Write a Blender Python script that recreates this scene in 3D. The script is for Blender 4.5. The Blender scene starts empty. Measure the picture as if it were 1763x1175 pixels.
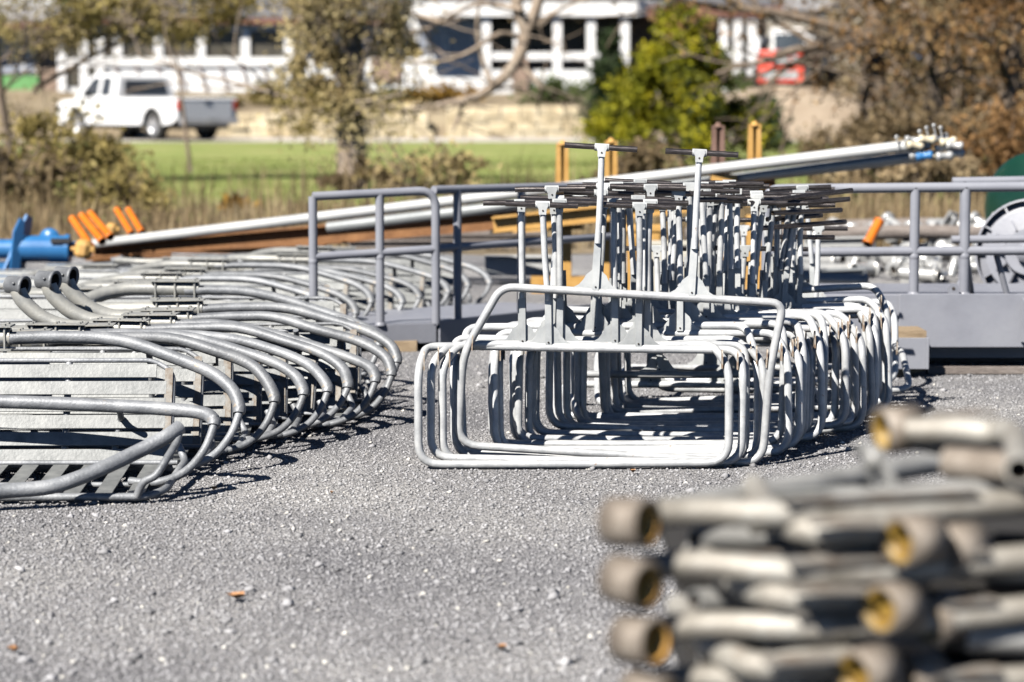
import bpy, math, random
import numpy as np
from mathutils import Vector, Matrix, Euler
random.seed(7)
R = random.random
def U(a, b): return a + (b - a) * random.random()
C = bpy.data.collections.new("place"); bpy.context.scene.collection.children.link(C)
sc = bpy.context.scene
# ------------------------------------------------------------------ camera
F = 4162.0; CH = 1.24; HY = 170.0
PITCH = math.atan((587.5 - HY) / F)
cam = bpy.data.cameras.new("camera"); co = bpy.data.objects.new("camera", cam); C.objects.link(co)
co.location = (0, 0, CH); co.rotation_euler = (math.pi / 2 - PITCH, 0, 0)
cam.sensor_width = 36; cam.lens = 36 * F / 1763; cam.clip_end = 2000; cam.clip_start = 0.1
cam.dof.use_dof = True; cam.dof.focus_distance = 8.3; cam.dof.aperture_fstop = 2.7; cam.dof.aperture_blades = 9
sc.camera = co
def PX(px, Y): return (px - 881.5) / F * Y
def PZ(py, Y): return CH + (HY - py) / F * Y
def W(px, py, Y): return Vector((PX(px, Y), Y, PZ(py, Y)))
def GY(py, z=0.0): return (CH - z) * F / (py - HY)
# ------------------------------------------------------------------ materials
def newmat(name):
    m = bpy.data.materials.new(name); m.use_nodes = True
    nt = m.node_tree; b = nt.nodes['Principled BSDF']; return m, nt, b
def mat(name, cols, scale=6.0, rough=0.5, metal=0.0, bump=0.0, bscale=60.0, detail=6, pos=None, stretch=None, spec=0.5, rough_var=0.12, island=0.0, coords='Object', spots=None, objrand=0):
    """cols: list of colours spread over a noise; spots=(colour, scale, threshold): blotches of another colour"""
    m, nt, b = newmat(name); N = nt.nodes; L = nt.links
    tc = N.new('ShaderNodeTexCoord'); mp = N.new('ShaderNodeMapping'); L.new(tc.outputs[coords], mp.inputs[0])
    if stretch: mp.inputs['Scale'].default_value = stretch
    n = N.new('ShaderNodeTexNoise'); n.inputs['Scale'].default_value = scale; n.inputs['Detail'].default_value = detail; n.inputs['Roughness'].default_value = 0.65
    L.new(mp.outputs[0], n.inputs['Vector'])
    r = N.new('ShaderNodeValToRGB'); cr = r.color_ramp
    k = len(cols)
    lo, hi = (0.3, 0.7) if pos is None else pos
    for i in range(k):
        p = lo + (hi - lo) * (i / max(1, k - 1))
        e = cr.elements[i] if i < 2 else cr.elements.new(p)
        e.position = p; e.color = (*cols[i], 1)
    if k == 1: cr.elements[1].color = (*cols[0], 1)
    L.new(n.outputs['Fac'], r.inputs[0]); out = r.outputs[0]
    if island:
        g = N.new('ShaderNodeNewGeometry'); hs = N.new('ShaderNodeHueSaturation')
        mr = N.new('ShaderNodeMapRange'); mr.inputs['To Min'].default_value = 1 - island; mr.inputs['To Max'].default_value = 1 + island
        L.new(g.outputs['Random Per Island'], mr.inputs['Value']); L.new(mr.outputs[0], hs.inputs['Value']); L.new(out, hs.inputs['Color']); out = hs.outputs[0]
    if objrand:
        oi = N.new('ShaderNodeObjectInfo'); hs2 = N.new('ShaderNodeHueSaturation'); mr4 = N.new('ShaderNodeMapRange'); mr4.inputs['To Min'].default_value = 1 - objrand; mr4.inputs['To Max'].default_value = 1 + objrand * .6
        L.new(oi.outputs['Random'], mr4.inputs['Value']); L.new(mr4.outputs[0], hs2.inputs['Value']); L.new(out, hs2.inputs['Color']); out = hs2.outputs[0]
    if spots:
        scol, ss, th = spots
        n3 = N.new('ShaderNodeTexNoise'); n3.inputs['Scale'].default_value = ss; n3.inputs['Detail'].default_value = 5; n3.inputs['Roughness'].default_value = .7
        L.new(mp.outputs[0], n3.inputs['Vector'])
        mr3 = N.new('ShaderNodeMapRange'); mr3.inputs['From Min'].default_value = th; mr3.inputs['From Max'].default_value = th + 0.07
        L.new(n3.outputs['Fac'], mr3.inputs['Value'])
        mx = N.new('ShaderNodeMix'); mx.data_type = 'RGBA'; L.new(mr3.outputs[0], mx.inputs['Factor']); L.new(out, mx.inputs['A']); mx.inputs['B'].default_value = (*scol, 1); out = mx.outputs['Result']
    L.new(out, b.inputs['Base Color'])
    b.inputs['Metallic'].default_value = metal; b.inputs['Specular IOR Level'].default_value = spec
    if rough_var:
        mr2 = N.new('ShaderNodeMapRange'); mr2.inputs['To Min'].default_value = max(0.05, rough - rough_var); mr2.inputs['To Max'].default_value = min(1, rough + rough_var)
        L.new(n.outputs['Fac'], mr2.inputs['Value']); L.new(mr2.outputs[0], b.inputs['Roughness'])
    else: b.inputs['Roughness'].default_value = rough
    if bump:
        n2 = N.new('ShaderNodeTexNoise'); n2.inputs['Scale'].default_value = bscale; n2.inputs['Detail'].default_value = 4
        L.new(mp.outputs[0], n2.inputs['Vector'])
        bp = N.new('ShaderNodeBump'); bp.inputs['Strength'].default_value = bump; bp.inputs['Distance'].default_value = 0.5 / bscale
        L.new(n2.outputs['Fac'], bp.inputs['Height']); L.new(bp.outputs[0], b.inputs['Normal'])
    return m
M = {}
M['white_tube'] = mat('pale galvanised', [(.36, .37, .38), (.51, .52, .525), (.66, .66, .65)], 14, .48, .2, .2, 180, spots=((.27, .16, .09), 22, .665), objrand=.22)
M['white_plate'] = mat('pale galvanised plate', [(.34, .355, .36), (.45, .465, .465), (.54, .55, .54)], 12, .5, .2, .1, 120, spots=((.30, .21, .14), 30, .68), objrand=.15)
M['axle'] = mat('bare axle steel', [(.06, .05, .05), (.11, .098, .095), (.17, .153, .145)], 30, .32, .85, .2, 250, stretch=(1, 5, 5))
M['rusty_lug'] = mat('rusty lug', [(.45, .45, .44), (.36, .29, .22), (.17, .085, .05)], 45, .6, .15, .3, 200)
M['chair_galv'] = mat('weathered zinc', [(.13, .137, .147), (.215, .224, .237), (.32, .327, .335)], 11, .55, .25, .35, 110, spots=((.40, .31, .20), 9, .67), objrand=.25)
M['slat_galv'] = mat('zinc slat', [(.12, .126, .126), (.178, .184, .183), (.25, .256, .25)], 16, .5, .2, .15, 90, spots=((.30, .25, .19), 10, .66), objrand=.2)
M['clamp_galv'] = mat('zinc clamp', [(.24, .24, .23), (.32, .32, .30), (.40, .39, .35)], 14, .5, .3, .2, 120, spots=((.33, .22, .12), 14, .66))
M['rust_strip'] = mat('rusted strip', [(.22, .22, .21), (.20, .18, .155), (.13, .09, .06)], 26, .65, .2, .3, 150)
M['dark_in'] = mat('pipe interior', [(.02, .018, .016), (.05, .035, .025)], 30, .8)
M['yellow_in'] = mat('yellow bushing', [(.20, .12, .02), (.27, .17, .03), (.13, .07, .02)], 25, .45, spec=.4)
M['amber_in'] = mat('amber bushing', [(.42, .20, .04), (.55, .32, .08)], 25, .5)
M['collar'] = mat('weathered collar', [(.11, .088, .068), (.20, .168, .135), (.31, .275, .235)], 20, .65, .2, .4, 120, spots=((.17, .09, .05), 18, .64))
M['old_pipe'] = mat('weathered pipe', [(.13, .115, .09), (.27, .25, .215), (.43, .415, .375)], 9, .55, .25, .3, 120, spots=((.20, .12, .07), 10, .62))
M['old_pipe_pale'] = mat('pale old pipe', [(.19, .19, .18), (.32, .315, .30), (.44, .435, .41)], 8, .5, .2, .25, 120, spots=((.30, .20, .13), 7, .66))
M['grey_paint'] = mat('grey primer paint', [(.19, .196, .224), (.225, .232, .262), (.25, .257, .285)], 3, .42, 0, .08, 60, spots=((.20, .17, .15), 24, .70))
M['white_pipe'] = mat('white painted pipe', [(.33, .34, .34), (.40, .405, .40), (.46, .46, .445)], 3, .4, 0, .05, 40)
M['pipe_grey'] = mat('dull alloy pipe', [(.24, .255, .26), (.31, .325, .33)], 3, .4, .3, .05, 40)
M['orange'] = mat('orange paint', [(.52, .12, .008), (.60, .17, .012)], 6, .35, 0, .05, 40)
M['ochre'] = mat('ochre primer', [(.36, .18, .04), (.46, .26, .07), (.52, .31, .11)], 5, .6, 0, .2, 40, spots=((.25, .12, .05), 6, .68))
M['brown_beam'] = mat('rusty brown steel', [(.10, .045, .02), (.19, .085, .03), (.27, .13, .05)], 4, .7, .1, .3, 30)
M['rust_post'] = mat('rusty post', [(.13, .075, .055), (.21, .125, .095)], 8, .7, .1, .3, 40)
M['blue'] = mat('blue paint', [(.02, .12, .30), (.035, .165, .38)], 5, .35, 0, .05, 40)
M['green_tank'] = mat('green tank paint', [(.004, .028, .017), (.007, .042, .026)], 2, .32, 0, .04, 20)
M['fitting'] = mat('bright galvanised fitting', [(.36, .37, .37), (.46, .46, .45), (.55, .54, .51)], 9, .3, .35, .1, 60)
M['fitting_tan'] = mat('tan fitting', [(.50, .43, .30), (.62, .56, .42)], 12, .5, .1, .1, 60)
M['fitting_red'] = mat('red fitting', [(.5, .06, .02), (.6, .1, .04)], 12, .4)
M['wood'] = mat('wood block', [(.17, .12, .07), (.27, .20, .125), (.34, .26, .17)], 10, .8, 0, .4, 60, stretch=(1, 8, 8))
M['gap_shade_timber'] = mat('timber with gap shade colour', [(.012, .011, .010), (.028, .025, .022)], 6, .9, 0, .5, 30, stretch=(1, 8, 8))  # near-black colour puts shade into the gaps of the foreground stack
M['old_log'] = mat('grey timber', [(.12, .10, .09), (.20, .17, .15), (.26, .23, .21)], 6, .85, 0, .5, 30, stretch=(1, 8, 8))
M['dry_leaf'] = mat('dry leaf', [(.36, .17, .07), (.50, .27, .13)], 60, .7)
M['bark'] = mat('bark', [(.08, .058, .042), (.165, .125, .09), (.25, .195, .145)], 7, .9, 0, .9, 22, stretch=(1, 1, .25))
M['bark_pale'] = mat('pale bark', [(.15, .115, .085), (.27, .21, .155), (.38, .32, .25)], 6, .9, 0, .8, 20, stretch=(1, 1, .3))
def leafmat(name, cols, island=.45, scale=.9):
    m = mat(name, cols, scale, .65, 0, island=island, pos=(.35, .65), spec=.3)
    nt = m.node_tree; N = nt.nodes; L = nt.links; b = N['Principled BSDF']
    tr = N.new('ShaderNodeBsdfTranslucent'); mx = N.new('ShaderNodeMixShader'); mx.inputs[0].default_value = .42
    src = b.inputs['Base Color'].links[0].from_socket; L.new(src, tr.inputs[0])
    L.new(b.outputs[0], mx.inputs[1]); L.new(tr.outputs[0], mx.inputs[2])
    L.new(mx.outputs[0], N['Material Output'].inputs['Surface']); return m
M['leaf_olive'] = leafmat('olive autumn leaves', [(.19, .15, .045), (.31, .245, .085), (.42, .35, .14)])
M['leaf_tan'] = leafmat('tan autumn leaves', [(.26, .19, .085), (.42, .33, .155), (.55, .46, .25)])
M['leaf_brown'] = leafmat('rust brown leaves', [(.10, .07, .037), (.24, .175, .095), (.38, .30, .17)])
M['leaf_rust'] = leafmat('russet leaves', [(.17, .09, .035), (.30, .17, .07), (.38, .26, .12)])
M['leaf_conifer'] = leafmat('yellow green needles', [(.045, .06, .008), (.24, .24, .014), (.62, .54, .03)], .45, 1.4)
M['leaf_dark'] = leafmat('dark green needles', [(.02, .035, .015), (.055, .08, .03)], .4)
M['leaf_green'] = leafmat('shrub leaves', [(.07, .10, .03), (.14, .17, .06)], .4)
M['leaf_gold'] = leafmat('golden shrub leaves', [(.32, .17, .03), (.44, .27, .06)], .4)
M['weed'] = leafmat('dry weeds', [(.20, .14, .07), (.33, .245, .14), (.47, .38, .23)], .45, .5)
M['grass_blade'] = leafmat('lawn grass', [(.16, .21, .045), (.25, .30, .07)], .35, .3)
M['lawn'] = mat('lawn turf', [(.15, .185, .05), (.215, .25, .075), (.34, .31, .14)], .6, .9, 0, .6, 8, coords='Object', spec=.2)
M['earth'] = mat('earth', [(.15, .12, .08), (.24, .19, .125), (.32, .27, .18)], .6, .95, 0, .8, 6, spec=.2)
M['drive'] = mat('drive gravel', [(.42, .38, .34), (.54, .50, .45)], .8, .95, 0, .5, 12, spec=.2)
M['dirt_pile'] = mat('tan dirt', [(.27, .21, .15), (.38, .31, .23)], .8, .95, 0, .8, 5, spec=.2)
M['stone'] = mat('tan wall stone', [(.44, .34, .20), (.58, .48, .31), (.66, .58, .42)], 2.2, .9, 0, .5, 9, island=.2)
M['truck_white'] = mat('white car paint', [(.78, .78, .77), (.82, .82, .81)], 2, .25, 0, spec=.6)
M['glass'] = mat('dark window glass', [(.03, .035, .04), (.06, .065, .07)], 1.5, .08, 0, spec=.8, rough_var=0)
M['house_glass'] = mat('dark house window', [(.05, .045, .035), (.10, .09, .07)], 1.2, .3, 0, spec=.3, rough_var=0)
M['glass_grey'] = mat('grey window', [(.24, .26, .31), (.32, .34, .38)], .8, .3, 0, spec=.6)
M['tyre'] = mat('tyre rubber', [(.02, .02, .02), (.035, .033, .03)], 12, .85)
M['rim'] = mat('wheel rim', [(.45, .45, .46), (.58, .58, .59)], 8, .35, .5)
M['black'] = mat('black trim', [(.018, .018, .02), (.03, .03, .032)], 8, .6)
M['red_lamp'] = mat('tail lamp', [(.55, .02, .01), (.65, .03, .015)], 8, .25)
M['lamp_clear'] = mat('head lamp', [(.6, .62, .65), (.7, .7, .72)], 8, .15)
M['red_paint'] = mat('red paint', [(.60, .06, .035), (.70, .10, .06)], 3, .4)
M['house_white'] = mat('white siding', [(.74, .74, .73), (.80, .80, .79)], 1.4, .6, 0, .15, 6)
M['house_trim'] = mat('white trim', [(.72, .71, .69), (.80, .79, .77)], 3, .5)
M['roof'] = mat('slate roof', [(.075, .075, .085), (.12, .12, .13), (.16, .155, .165)], 1.6, .8, 0, .5, 8, stretch=(1, 1, 3))
M['roof_pale'] = mat('pale shingle roof', [(.26, .25, .25), (.35, .34, .34)], 1.6, .8, 0, .5, 8)
M['eave'] = mat('brown eave', [(.13, .055, .04), (.20, .09, .06)], 2, .7)
M['door_panel'] = mat('timber surround', [(.42, .33, .22), (.50, .41, .29)], 3, .7)
M['green_panel'] = mat('green panel', [(.10, .26, .08), (.16, .36, .13)], 2, .7)
M['brick'] = mat('brown brick', [(.22, .15, .11), (.33, .24, .18)], 3, .85, 0, .4, 10)
M['beige'] = mat('beige cabinet', [(.42, .40, .33), (.50, .47, .40)], 3, .6)
M['hill'] = mat('wooded hill', [(.05, .05, .025), (.12, .10, .05), (.18, .13, .06)], .25, .95, 0, .8, 2)
# gravel sheet: broken grey chips
def gravel_mat():
    m, nt, b = newmat('grey crushed stone'); N = nt.nodes; L = nt.links
    tc = N.new('ShaderNodeTexCoord')
    v = N.new('ShaderNodeTexVoronoi'); v.inputs['Scale'].default_value = 130; v.inputs['Randomness'].default_value = 1
    L.new(tc.outputs['Object'], v.inputs['Vector'])
    bw = N.new('ShaderNodeRGBToBW'); L.new(v.outputs['Color'], bw.inputs[0])
    r = N.new('ShaderNodeValToRGB'); cr = r.color_ramp
    cr.elements[0].position = .1; cr.elements[0].color = (.12, .119, .122, 1); cr.elements[1].position = .95; cr.elements[1].color = (.44, .43, .42, 1)
    e = cr.elements.new(.5); e.color = (.245, .242, .245, 1)
    L.new(bw.outputs[0], r.inputs[0])
    n = N.new('ShaderNodeTexNoise'); n.inputs['Scale'].default_value = .9; n.inputs['Detail'].default_value = 9; L.new(tc.outputs['Object'], n.inputs['Vector'])
    r2 = N.new('ShaderNodeValToRGB'); r2.color_ramp.elements[0].position = .35; r2.color_ramp.elements[0].color = (.74, .74, .77, 1); r2.color_ramp.elements[1].position = .68; r2.color_ramp.elements[1].color = (1.32, 1.30, 1.27, 1)
    L.new(n.outputs['Fac'], r2.inputs[0])
    mx = N.new('ShaderNodeMix'); mx.data_type = 'RGBA'; mx.blend_type = 'MULTIPLY'; mx.inputs['Factor'].default_value = 1
    L.new(r.outputs[0], mx.inputs['A']); L.new(r2.outputs[0], mx.inputs['B']); L.new(mx.outputs['Result'], b.inputs['Base Color'])
    b.inputs['Roughness'].default_value = .85; b.inputs['Specular IOR Level'].default_value = .3
    v2 = N.new('ShaderNodeTexVoronoi'); v2.inputs['Scale'].default_value = 130; L.new(tc.outputs['Object'], v2.inputs['Vector'])
    n2 = N.new('ShaderNodeTexNoise'); n2.inputs['Scale'].default_value = 45; n2.inputs['Detail'].default_value = 6; L.new(tc.outputs['Object'], n2.inputs['Vector'])
    ad = N.new('ShaderNodeMath'); ad.operation = 'SUBTRACT'; L.new(n2.outputs['Fac'], ad.inputs[0]); L.new(v2.outputs['Distance'], ad.inputs[1])
    bp = N.new('ShaderNodeBump'); bp.inputs['Strength'].default_value = .9; bp.inputs['Distance'].default_value = .012
    L.new(ad.outputs[0], bp.inputs['Height']); L.new(bp.outputs[0], b.inputs['Normal']); return m
M['gravel'] = gravel_mat()
M['chip'] = mat('stone chips', [(.195, .193, .20), (.27, .267, .274), (.36, .355, .35)], .9, .85, 0, island=.45, spec=.3, pos=(.2, .8))
M['chip_pale'] = mat('pale stone', [(.48, .46, .42), (.60, .58, .54)], 40, .8, 0, island=.2, spec=.3)

# ------------------------------------------------------------------ mesh builder
class MB:
    def __init__(s): s.v = []; s.f = []; s.sm = []; s.mi = []; s.m = 0
    def _add(s, vs, fs, smooth, mi=None):
        o = len(s.v); s.v.extend([tuple(x) for x in vs])
        for f in fs: s.f.append([o + i for i in f]); s.sm.append(smooth); s.mi.append(s.m if mi is None else mi)
    def tube(s, pts, r, seg=10, closed=False, caps=True, hollow=False):
        pts = [Vector(p) for p in pts]; n = len(pts)
        rr = r if isinstance(r, (list, tuple)) else [r] * n
        T = []
        for i in range(n):
            if closed: t = pts[(i + 1) % n] - pts[i - 1]
            else: t = pts[min(i + 1, n - 1)] - pts[max(i - 1, 0)]
            T.append(t.normalized() if t.length > 1e-9 else Vector((0, 0, 1)))
        a = Vector((0, 0, 1)) if abs(T[0].z) < .9 else Vector((1, 0, 0))
        nrm = (a - T[0] * a.dot(T[0])).normalized(); vs = []
        frames = []
        for i in range(n):
            if i: nrm = (nrm - T[i] * nrm.dot(T[i])); nrm = nrm.normalized() if nrm.length > 1e-6 else Vector((1, 0, 0))
            bi = T[i].cross(nrm); frames.append((nrm.copy(), bi))
            for k in range(seg):
                an = 2 * math.pi * k / seg
                vs.append(pts[i] + (nrm * math.cos(an) + bi * math.sin(an)) * rr[i])
        fs = []
        rng = n if closed else n - 1
        for i in range(rng):
            j = (i + 1) % n
            # find best twist offset when closing
            off = 0
            if closed and j == 0:
                best = 1e9
                for o in range(seg):
                    d = (vs[i * seg] - vs[(0 + o) % seg]).length
                    if d < best: best = d; off = o
            for k in range(seg):
                k2 = (k + 1) % seg
                fs.append((i * seg + k, i * seg + k2, j * seg + (k2 + off) % seg, j * seg + (k + off) % seg))
        s._add(vs, fs, True)
        if not closed and hollow:
            for (i, d) in ((0, 1), (n - 1, -1)):
                nm, bi = frames[i]; o = pts[i]; dd = T[i] * d
                ring = [o + (nm * math.cos(2 * math.pi * k / seg) + bi * math.sin(2 * math.pi * k / seg)) * rr[i] for k in range(seg)]
                inn = [o + (nm * math.cos(2 * math.pi * k / seg) + bi * math.sin(2 * math.pi * k / seg)) * rr[i] * .8 for k in range(seg)]
                dp = [p + dd * min(.05, rr[i] * 2.5) for p in inn]
                f1 = [(k, (k + 1) % seg, seg + (k + 1) % seg, seg + k) for k in range(seg)]
                s._add(ring + inn, f1, False)
                s._add(inn + dp, f1, False, mi=1 if s.nmat > 1 else 0); s._add(dp, [tuple(range(seg))], False, mi=1 if s.nmat > 1 else 0)
        elif not closed and caps:
            s._add(vs[:seg], [tuple(range(seg))[::-1]], False); s._add(vs[-seg:], [tuple(range(seg))], False)
    nmat = 1
    def box(s, c, size, rot=None, mi=None):
        c = Vector(c); hx, hy, hz = [q / 2 for q in size]
        vs = [Vector((x, y, z)) for x in (-hx, hx) for y in (-hy, hy) for z in (-hz, hz)]
        if rot is not None:
            m = rot if isinstance(rot, Matrix) else Euler(rot).to_matrix()
            vs = [m @ v for v in vs]
        s._add([v + c for v in vs], [(0, 1, 3, 2), (4, 6, 7, 5), (0, 4, 5, 1), (2, 3, 7, 6), (0, 2, 6, 4), (1, 5, 7, 3)], False, mi)
    def bar(s, a, b, w, h, up=(0, 0, 1), mi=None):
        a = Vector(a); b = Vector(b); t = (b - a).normalized(); u = Vector(up); u = (u - t * u.dot(t)).normalized(); sd = t.cross(u)
        vs = []
        for p in (a, b):
            for (i, j) in ((-1, -1), (1, -1), (1, 1), (-1, 1)): vs.append(p + sd * w / 2 * i + u * h / 2 * j)
        s._add(vs, [(0, 1, 2, 3), (7, 6, 5, 4), (0, 4, 5, 1), (1, 5, 6, 2), (2, 6, 7, 3), (3, 7, 4, 0)], False, mi)
    def prism(s, outline, o, ux, uy, th, mi=None):
        """flat outline (list of 2D) in plane ux,uy centred on o, thickness th"""
        o = Vector(o); ux = Vector(ux).normalized(); uy = Vector(uy); uy = (uy - ux * uy.dot(ux)).normalized(); n = ux.cross(uy)
        k = len(outline)
        A = [o + ux * x + uy * y + n * th / 2 for x, y in outline]; B = [o + ux * x + uy * y - n * th / 2 for x, y in outline]
        s._add(A, [tuple(range(k))], False, mi); s._add(B, [tuple(range(k))[::-1]], False, mi)
        s._add(A + B, [(i, k + i, k + (i + 1) % k, (i + 1) % k) for i in range(k)], False, mi)
    def lathe(s, prof, o, axis=(0, 0, 1), seg=24, smooth=True, mi=None):
        """prof: (radius, along) pairs"""
        o = Vector(o); ax = Vector(axis).normalized(); a = Vector((0, 0, 1)) if abs(ax.z) < .9 else Vector((1, 0, 0))
        u = (a - ax * a.dot(ax)).normalized(); w = ax.cross(u); vs = []
        for (r, h) in prof:
            for k in range(seg):
                an = 2 * math.pi * k / seg; vs.append(o + ax * h + (u * math.cos(an) + w * math.sin(an)) * r)
        fs = [(i * seg + k, i * seg + (k + 1) % seg, (i + 1) * seg + (k + 1) % seg, (i + 1) * seg + k) for i in range(len(prof) - 1) for k in range(seg)]
        s._add(vs, fs, smooth, mi)
    def obj(s, name, mats, parent=None, bevel=0, loc=None):
        me = bpy.data.meshes.new(name); me.from_pydata(s.v, [], s.f)
        if not isinstance(mats, (list, tuple)): mats = [mats]
        for x in mats: me.materials.append(M[x] if isinstance(x, str) else x)
        me.polygons.foreach_set('use_smooth', s.sm); me.polygons.foreach_set('material_index', [min(i, len(mats) - 1) for i in s.mi]); me.update()
        o = bpy.data.objects.new(name, me); C.objects.link(o)
        if parent is not None: o.parent = parent
        if loc is not None: o.location = loc
        if bevel:
            b = o.modifiers.new('bevel', 'BEVEL'); b.width = bevel; b.segments = 2; b.limit_method = 'ANGLE'
        return o
def fillet(pts, r, n=5, closed=False):
    pts = [Vector(p) for p in pts]; out = []; N = len(pts)
    for i in range(N):
        if not closed and i in (0, N - 1): out.append(pts[i]); continue
        p = pts[i]; a = pts[i - 1]; b = pts[(i + 1) % N]
        ri = r[i] if isinstance(r, (list, tuple)) else r
        da = (a - p); db = (b - p); l = min(ri, da.length * .45, db.length * .45)
        A = p + da.normalized() * l; B = p + db.normalized() * l
        for k in range(n + 1):
            t = k / n; out.append(A * (1 - t) ** 2 + p * 2 * t * (1 - t) + B * t * t)
    return out
def catmull(pts, n=5):
    P = [Vector(p) for p in pts]; out = []
    for i in range(len(P) - 1):
        p0 = P[max(i - 1, 0)]; p1 = P[i]; p2 = P[i + 1]; p3 = P[min(i + 2, len(P) - 1)]
        for k in range(n):
            t = k / n; out.append(.5 * ((2 * p1) + (p2 - p0) * t + (2 * p0 - 5 * p1 + 4 * p2 - p3) * t * t + (3 * p1 - p0 - 3 * p2 + p3) * t ** 3))
    out.append(P[-1]); return out
def tag(o, label, cat, group=None, kind=None):
    if label: o['label'] = label
    if cat: o['category'] = cat
    if group: o['group'] = group
    if kind: o['kind'] = kind
    return o
def thing(name, label, cat, loc=(0, 0, 0), rot=(0, 0, 0), group=None):
    o = bpy.data.objects.new(name, None); o.empty_display_size = .1; C.objects.link(o)
    o.location = loc; o.rotation_euler = rot; return tag(o, label, cat, group)
def kids(o): return [x for x in C.objects if x.parent is o]
def dup(root, loc, rot, label, group=None):
    def cp(o, par):
        c = o.copy(); C.objects.link(c); c.parent = par
        for ch in kids(o): cp(ch, c)
        return c
    r = cp(root, None); r.location = loc; r.rotation_euler = rot; r['label'] = label
    if group: r['group'] = group
    return r
ORD = ['first', 'second', 'third', 'fourth', 'fifth', 'sixth', 'seventh', 'eighth', 'ninth', 'tenth', 'eleventh', 'twelfth', 'thirteenth', 'fourteenth', 'fifteenth', 'sixteenth', 'seventeenth', 'eighteenth', 'nineteenth', 'twentieth', 'twenty-first', 'twenty-second', 'twenty-third', 'twenty-fourth', 'twenty-fifth', 'twenty-sixth', 'twenty-seventh', 'twenty-eighth', 'twenty-ninth', 'thirtieth', 'thirty-first', 'thirty-second']
# ================================================================== central pile of two-post frames
def hanger_frame(name, label, cat_loc, yaw, roll, kz=.337, hw=.52, rw=.487, uvec=(0, .01, -.325), tvec=(0, .16, .065), pvec=(0, 0, 1), plen=.485, psep=.16, jit=1.0, group='tube frames piled in the middle of the yard'):
    if jit > .9: psep += U(-.012, .012)
    t = thing(name, label, 'tube frame', cat_loc, (0, roll, yaw), group)
    k = Vector((0, 0, kz)); uv = Vector(uvec); tv = Vector(tvec); pv = Vector(pvec).normalized()
    r = .0142
    pts = [k + tv + Vector((-rw, 0, 0)), k + Vector((-hw, 0, 0)), k + uv + Vector((-hw + .01 * jit * U(-1, 1), 0, 0)), k + uv + Vector((hw + .01 * jit * U(-1, 1), 0, 0)), k + Vector((hw, 0, 0)), k + tv + Vector((rw, 0, 0))]
    path = fillet(pts, [.045, .07, .075, .075, .07, .045], 5, True)
    # split the long rails so that they can sag and bow a little
    m = MB(); q = []
    bow = U(-.008, .008) * jit
    for i, p in enumerate(path):
        q.append(p); nx = path[(i + 1) % len(path)]
        if (nx - p).length > .5:
            for kk in range(1, 6):
                f = kk / 6; q.append(p.lerp(nx, f) + Vector((0, bow, -abs(bow) * .6)) * math.sin(math.pi * f))
    m.tube(q, r, 10, closed=True); m.obj('loop_tube', 'white_tube', t)
    xx = Vector((1, 0, 0))
    for s in (-1, 1):
        base = k + tv + Vector((s * psep, 0, 0)) + Vector((U(-.006, .006), 0, 0))
        lean = Vector((U(-.045, .045) * jit, U(-.04, .04) * jit, 0))
        up = (pv + lean * .5).normalized(); fr = up.cross(xx).normalized() * -1
        if fr.y > 0: fr = -fr
        # channel (lower half) and gusset, joined in one plate
        g = MB(); out = [(-.105, .003), (-.080, .010), (-.056, .024), (-.042, .042), (-.034, .058), (-.015, .074), (-.0125, .20), (.0125, .20), (.015, .074), (.034, .058), (.042, .042), (.056, .024), (.080, .010), (.105, .003)]
        g.prism(out, base, xx, up, .004)
        g.box(base + up * .102 + fr * .006, (.0215, .013, .19), Matrix((xx, fr, up)).transposed())
        g.nmat = 2
        g.lathe([(.0, .0022), (.0032, .0022), (.0032, 0)], base + up * .018 + fr * .0128, fr, 8, mi=1)
        g.obj('gusset_plate', ['white_plate', 'dark_in'], t)
        b0 = base + up * .165 + fr * .016; tip = base + up * plen + lean * .35 + fr * .004
        mid = b0.lerp(tip, .5) + Vector((U(-.004, .004), 0, 0))
        p = MB(); p.nmat = 2
        p.tube([b0, b0 + up * .01, mid, tip - up * .015], .0107, 12, hollow=True)
        o = p.obj('post', ['white_tube', 'dark_in'], t)
        h = MB(); upt = (tip - mid).normalized()
        h.prism([(-.0125, -.03), (-.0135, -.012), (-.0195, .001), (-.0195, .0115), (.0195, .0115), (.0195, .001), (.0135, -.012), (.0125, -.03)], tip + fr * .013, xx, upt, .003)
        h.tube([tip - xx * .024 + upt * .002, tip + xx * .024 + upt * .002], .0128, 12)
        h.nmat = 2; h.lathe([(.0, .002), (.003, .002), (.003, 0)], tip + fr * .0146 - upt * .016, fr, 8, mi=1)
        h.obj('head_plate', ['white_plate', 'dark_in'], o)
        ax = MB(); ax.nmat = 2; ad = (xx + Vector((0, U(-.02, .02), U(-.035, .01))) * jit).normalized(); off = U(-.008, .008)
        c = tip + upt * .002
        ax.tube([c + ad * (-.122 + off), c + ad * (.122 + off)], .0096, 12, hollow=True)
        ax.obj('axle', ['axle', 'dark_in'], o)
        # lug at the elbow of the loop
        lg = MB(); e = k + Vector((s * (hw - .004), 0, .012)) + tv * .12
        lg.prism([(-.014, -.03), (.014, -.03), (.014, .022), (.008, .032), (-.008, .032), (-.014, .022)], e + Vector((-s * .017, 0, .004)), (0, 1, 0), (0, -.1, 1), .004)
        lg.obj('lug', 'rusty_lug', t)
    return t
NF = 32
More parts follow.
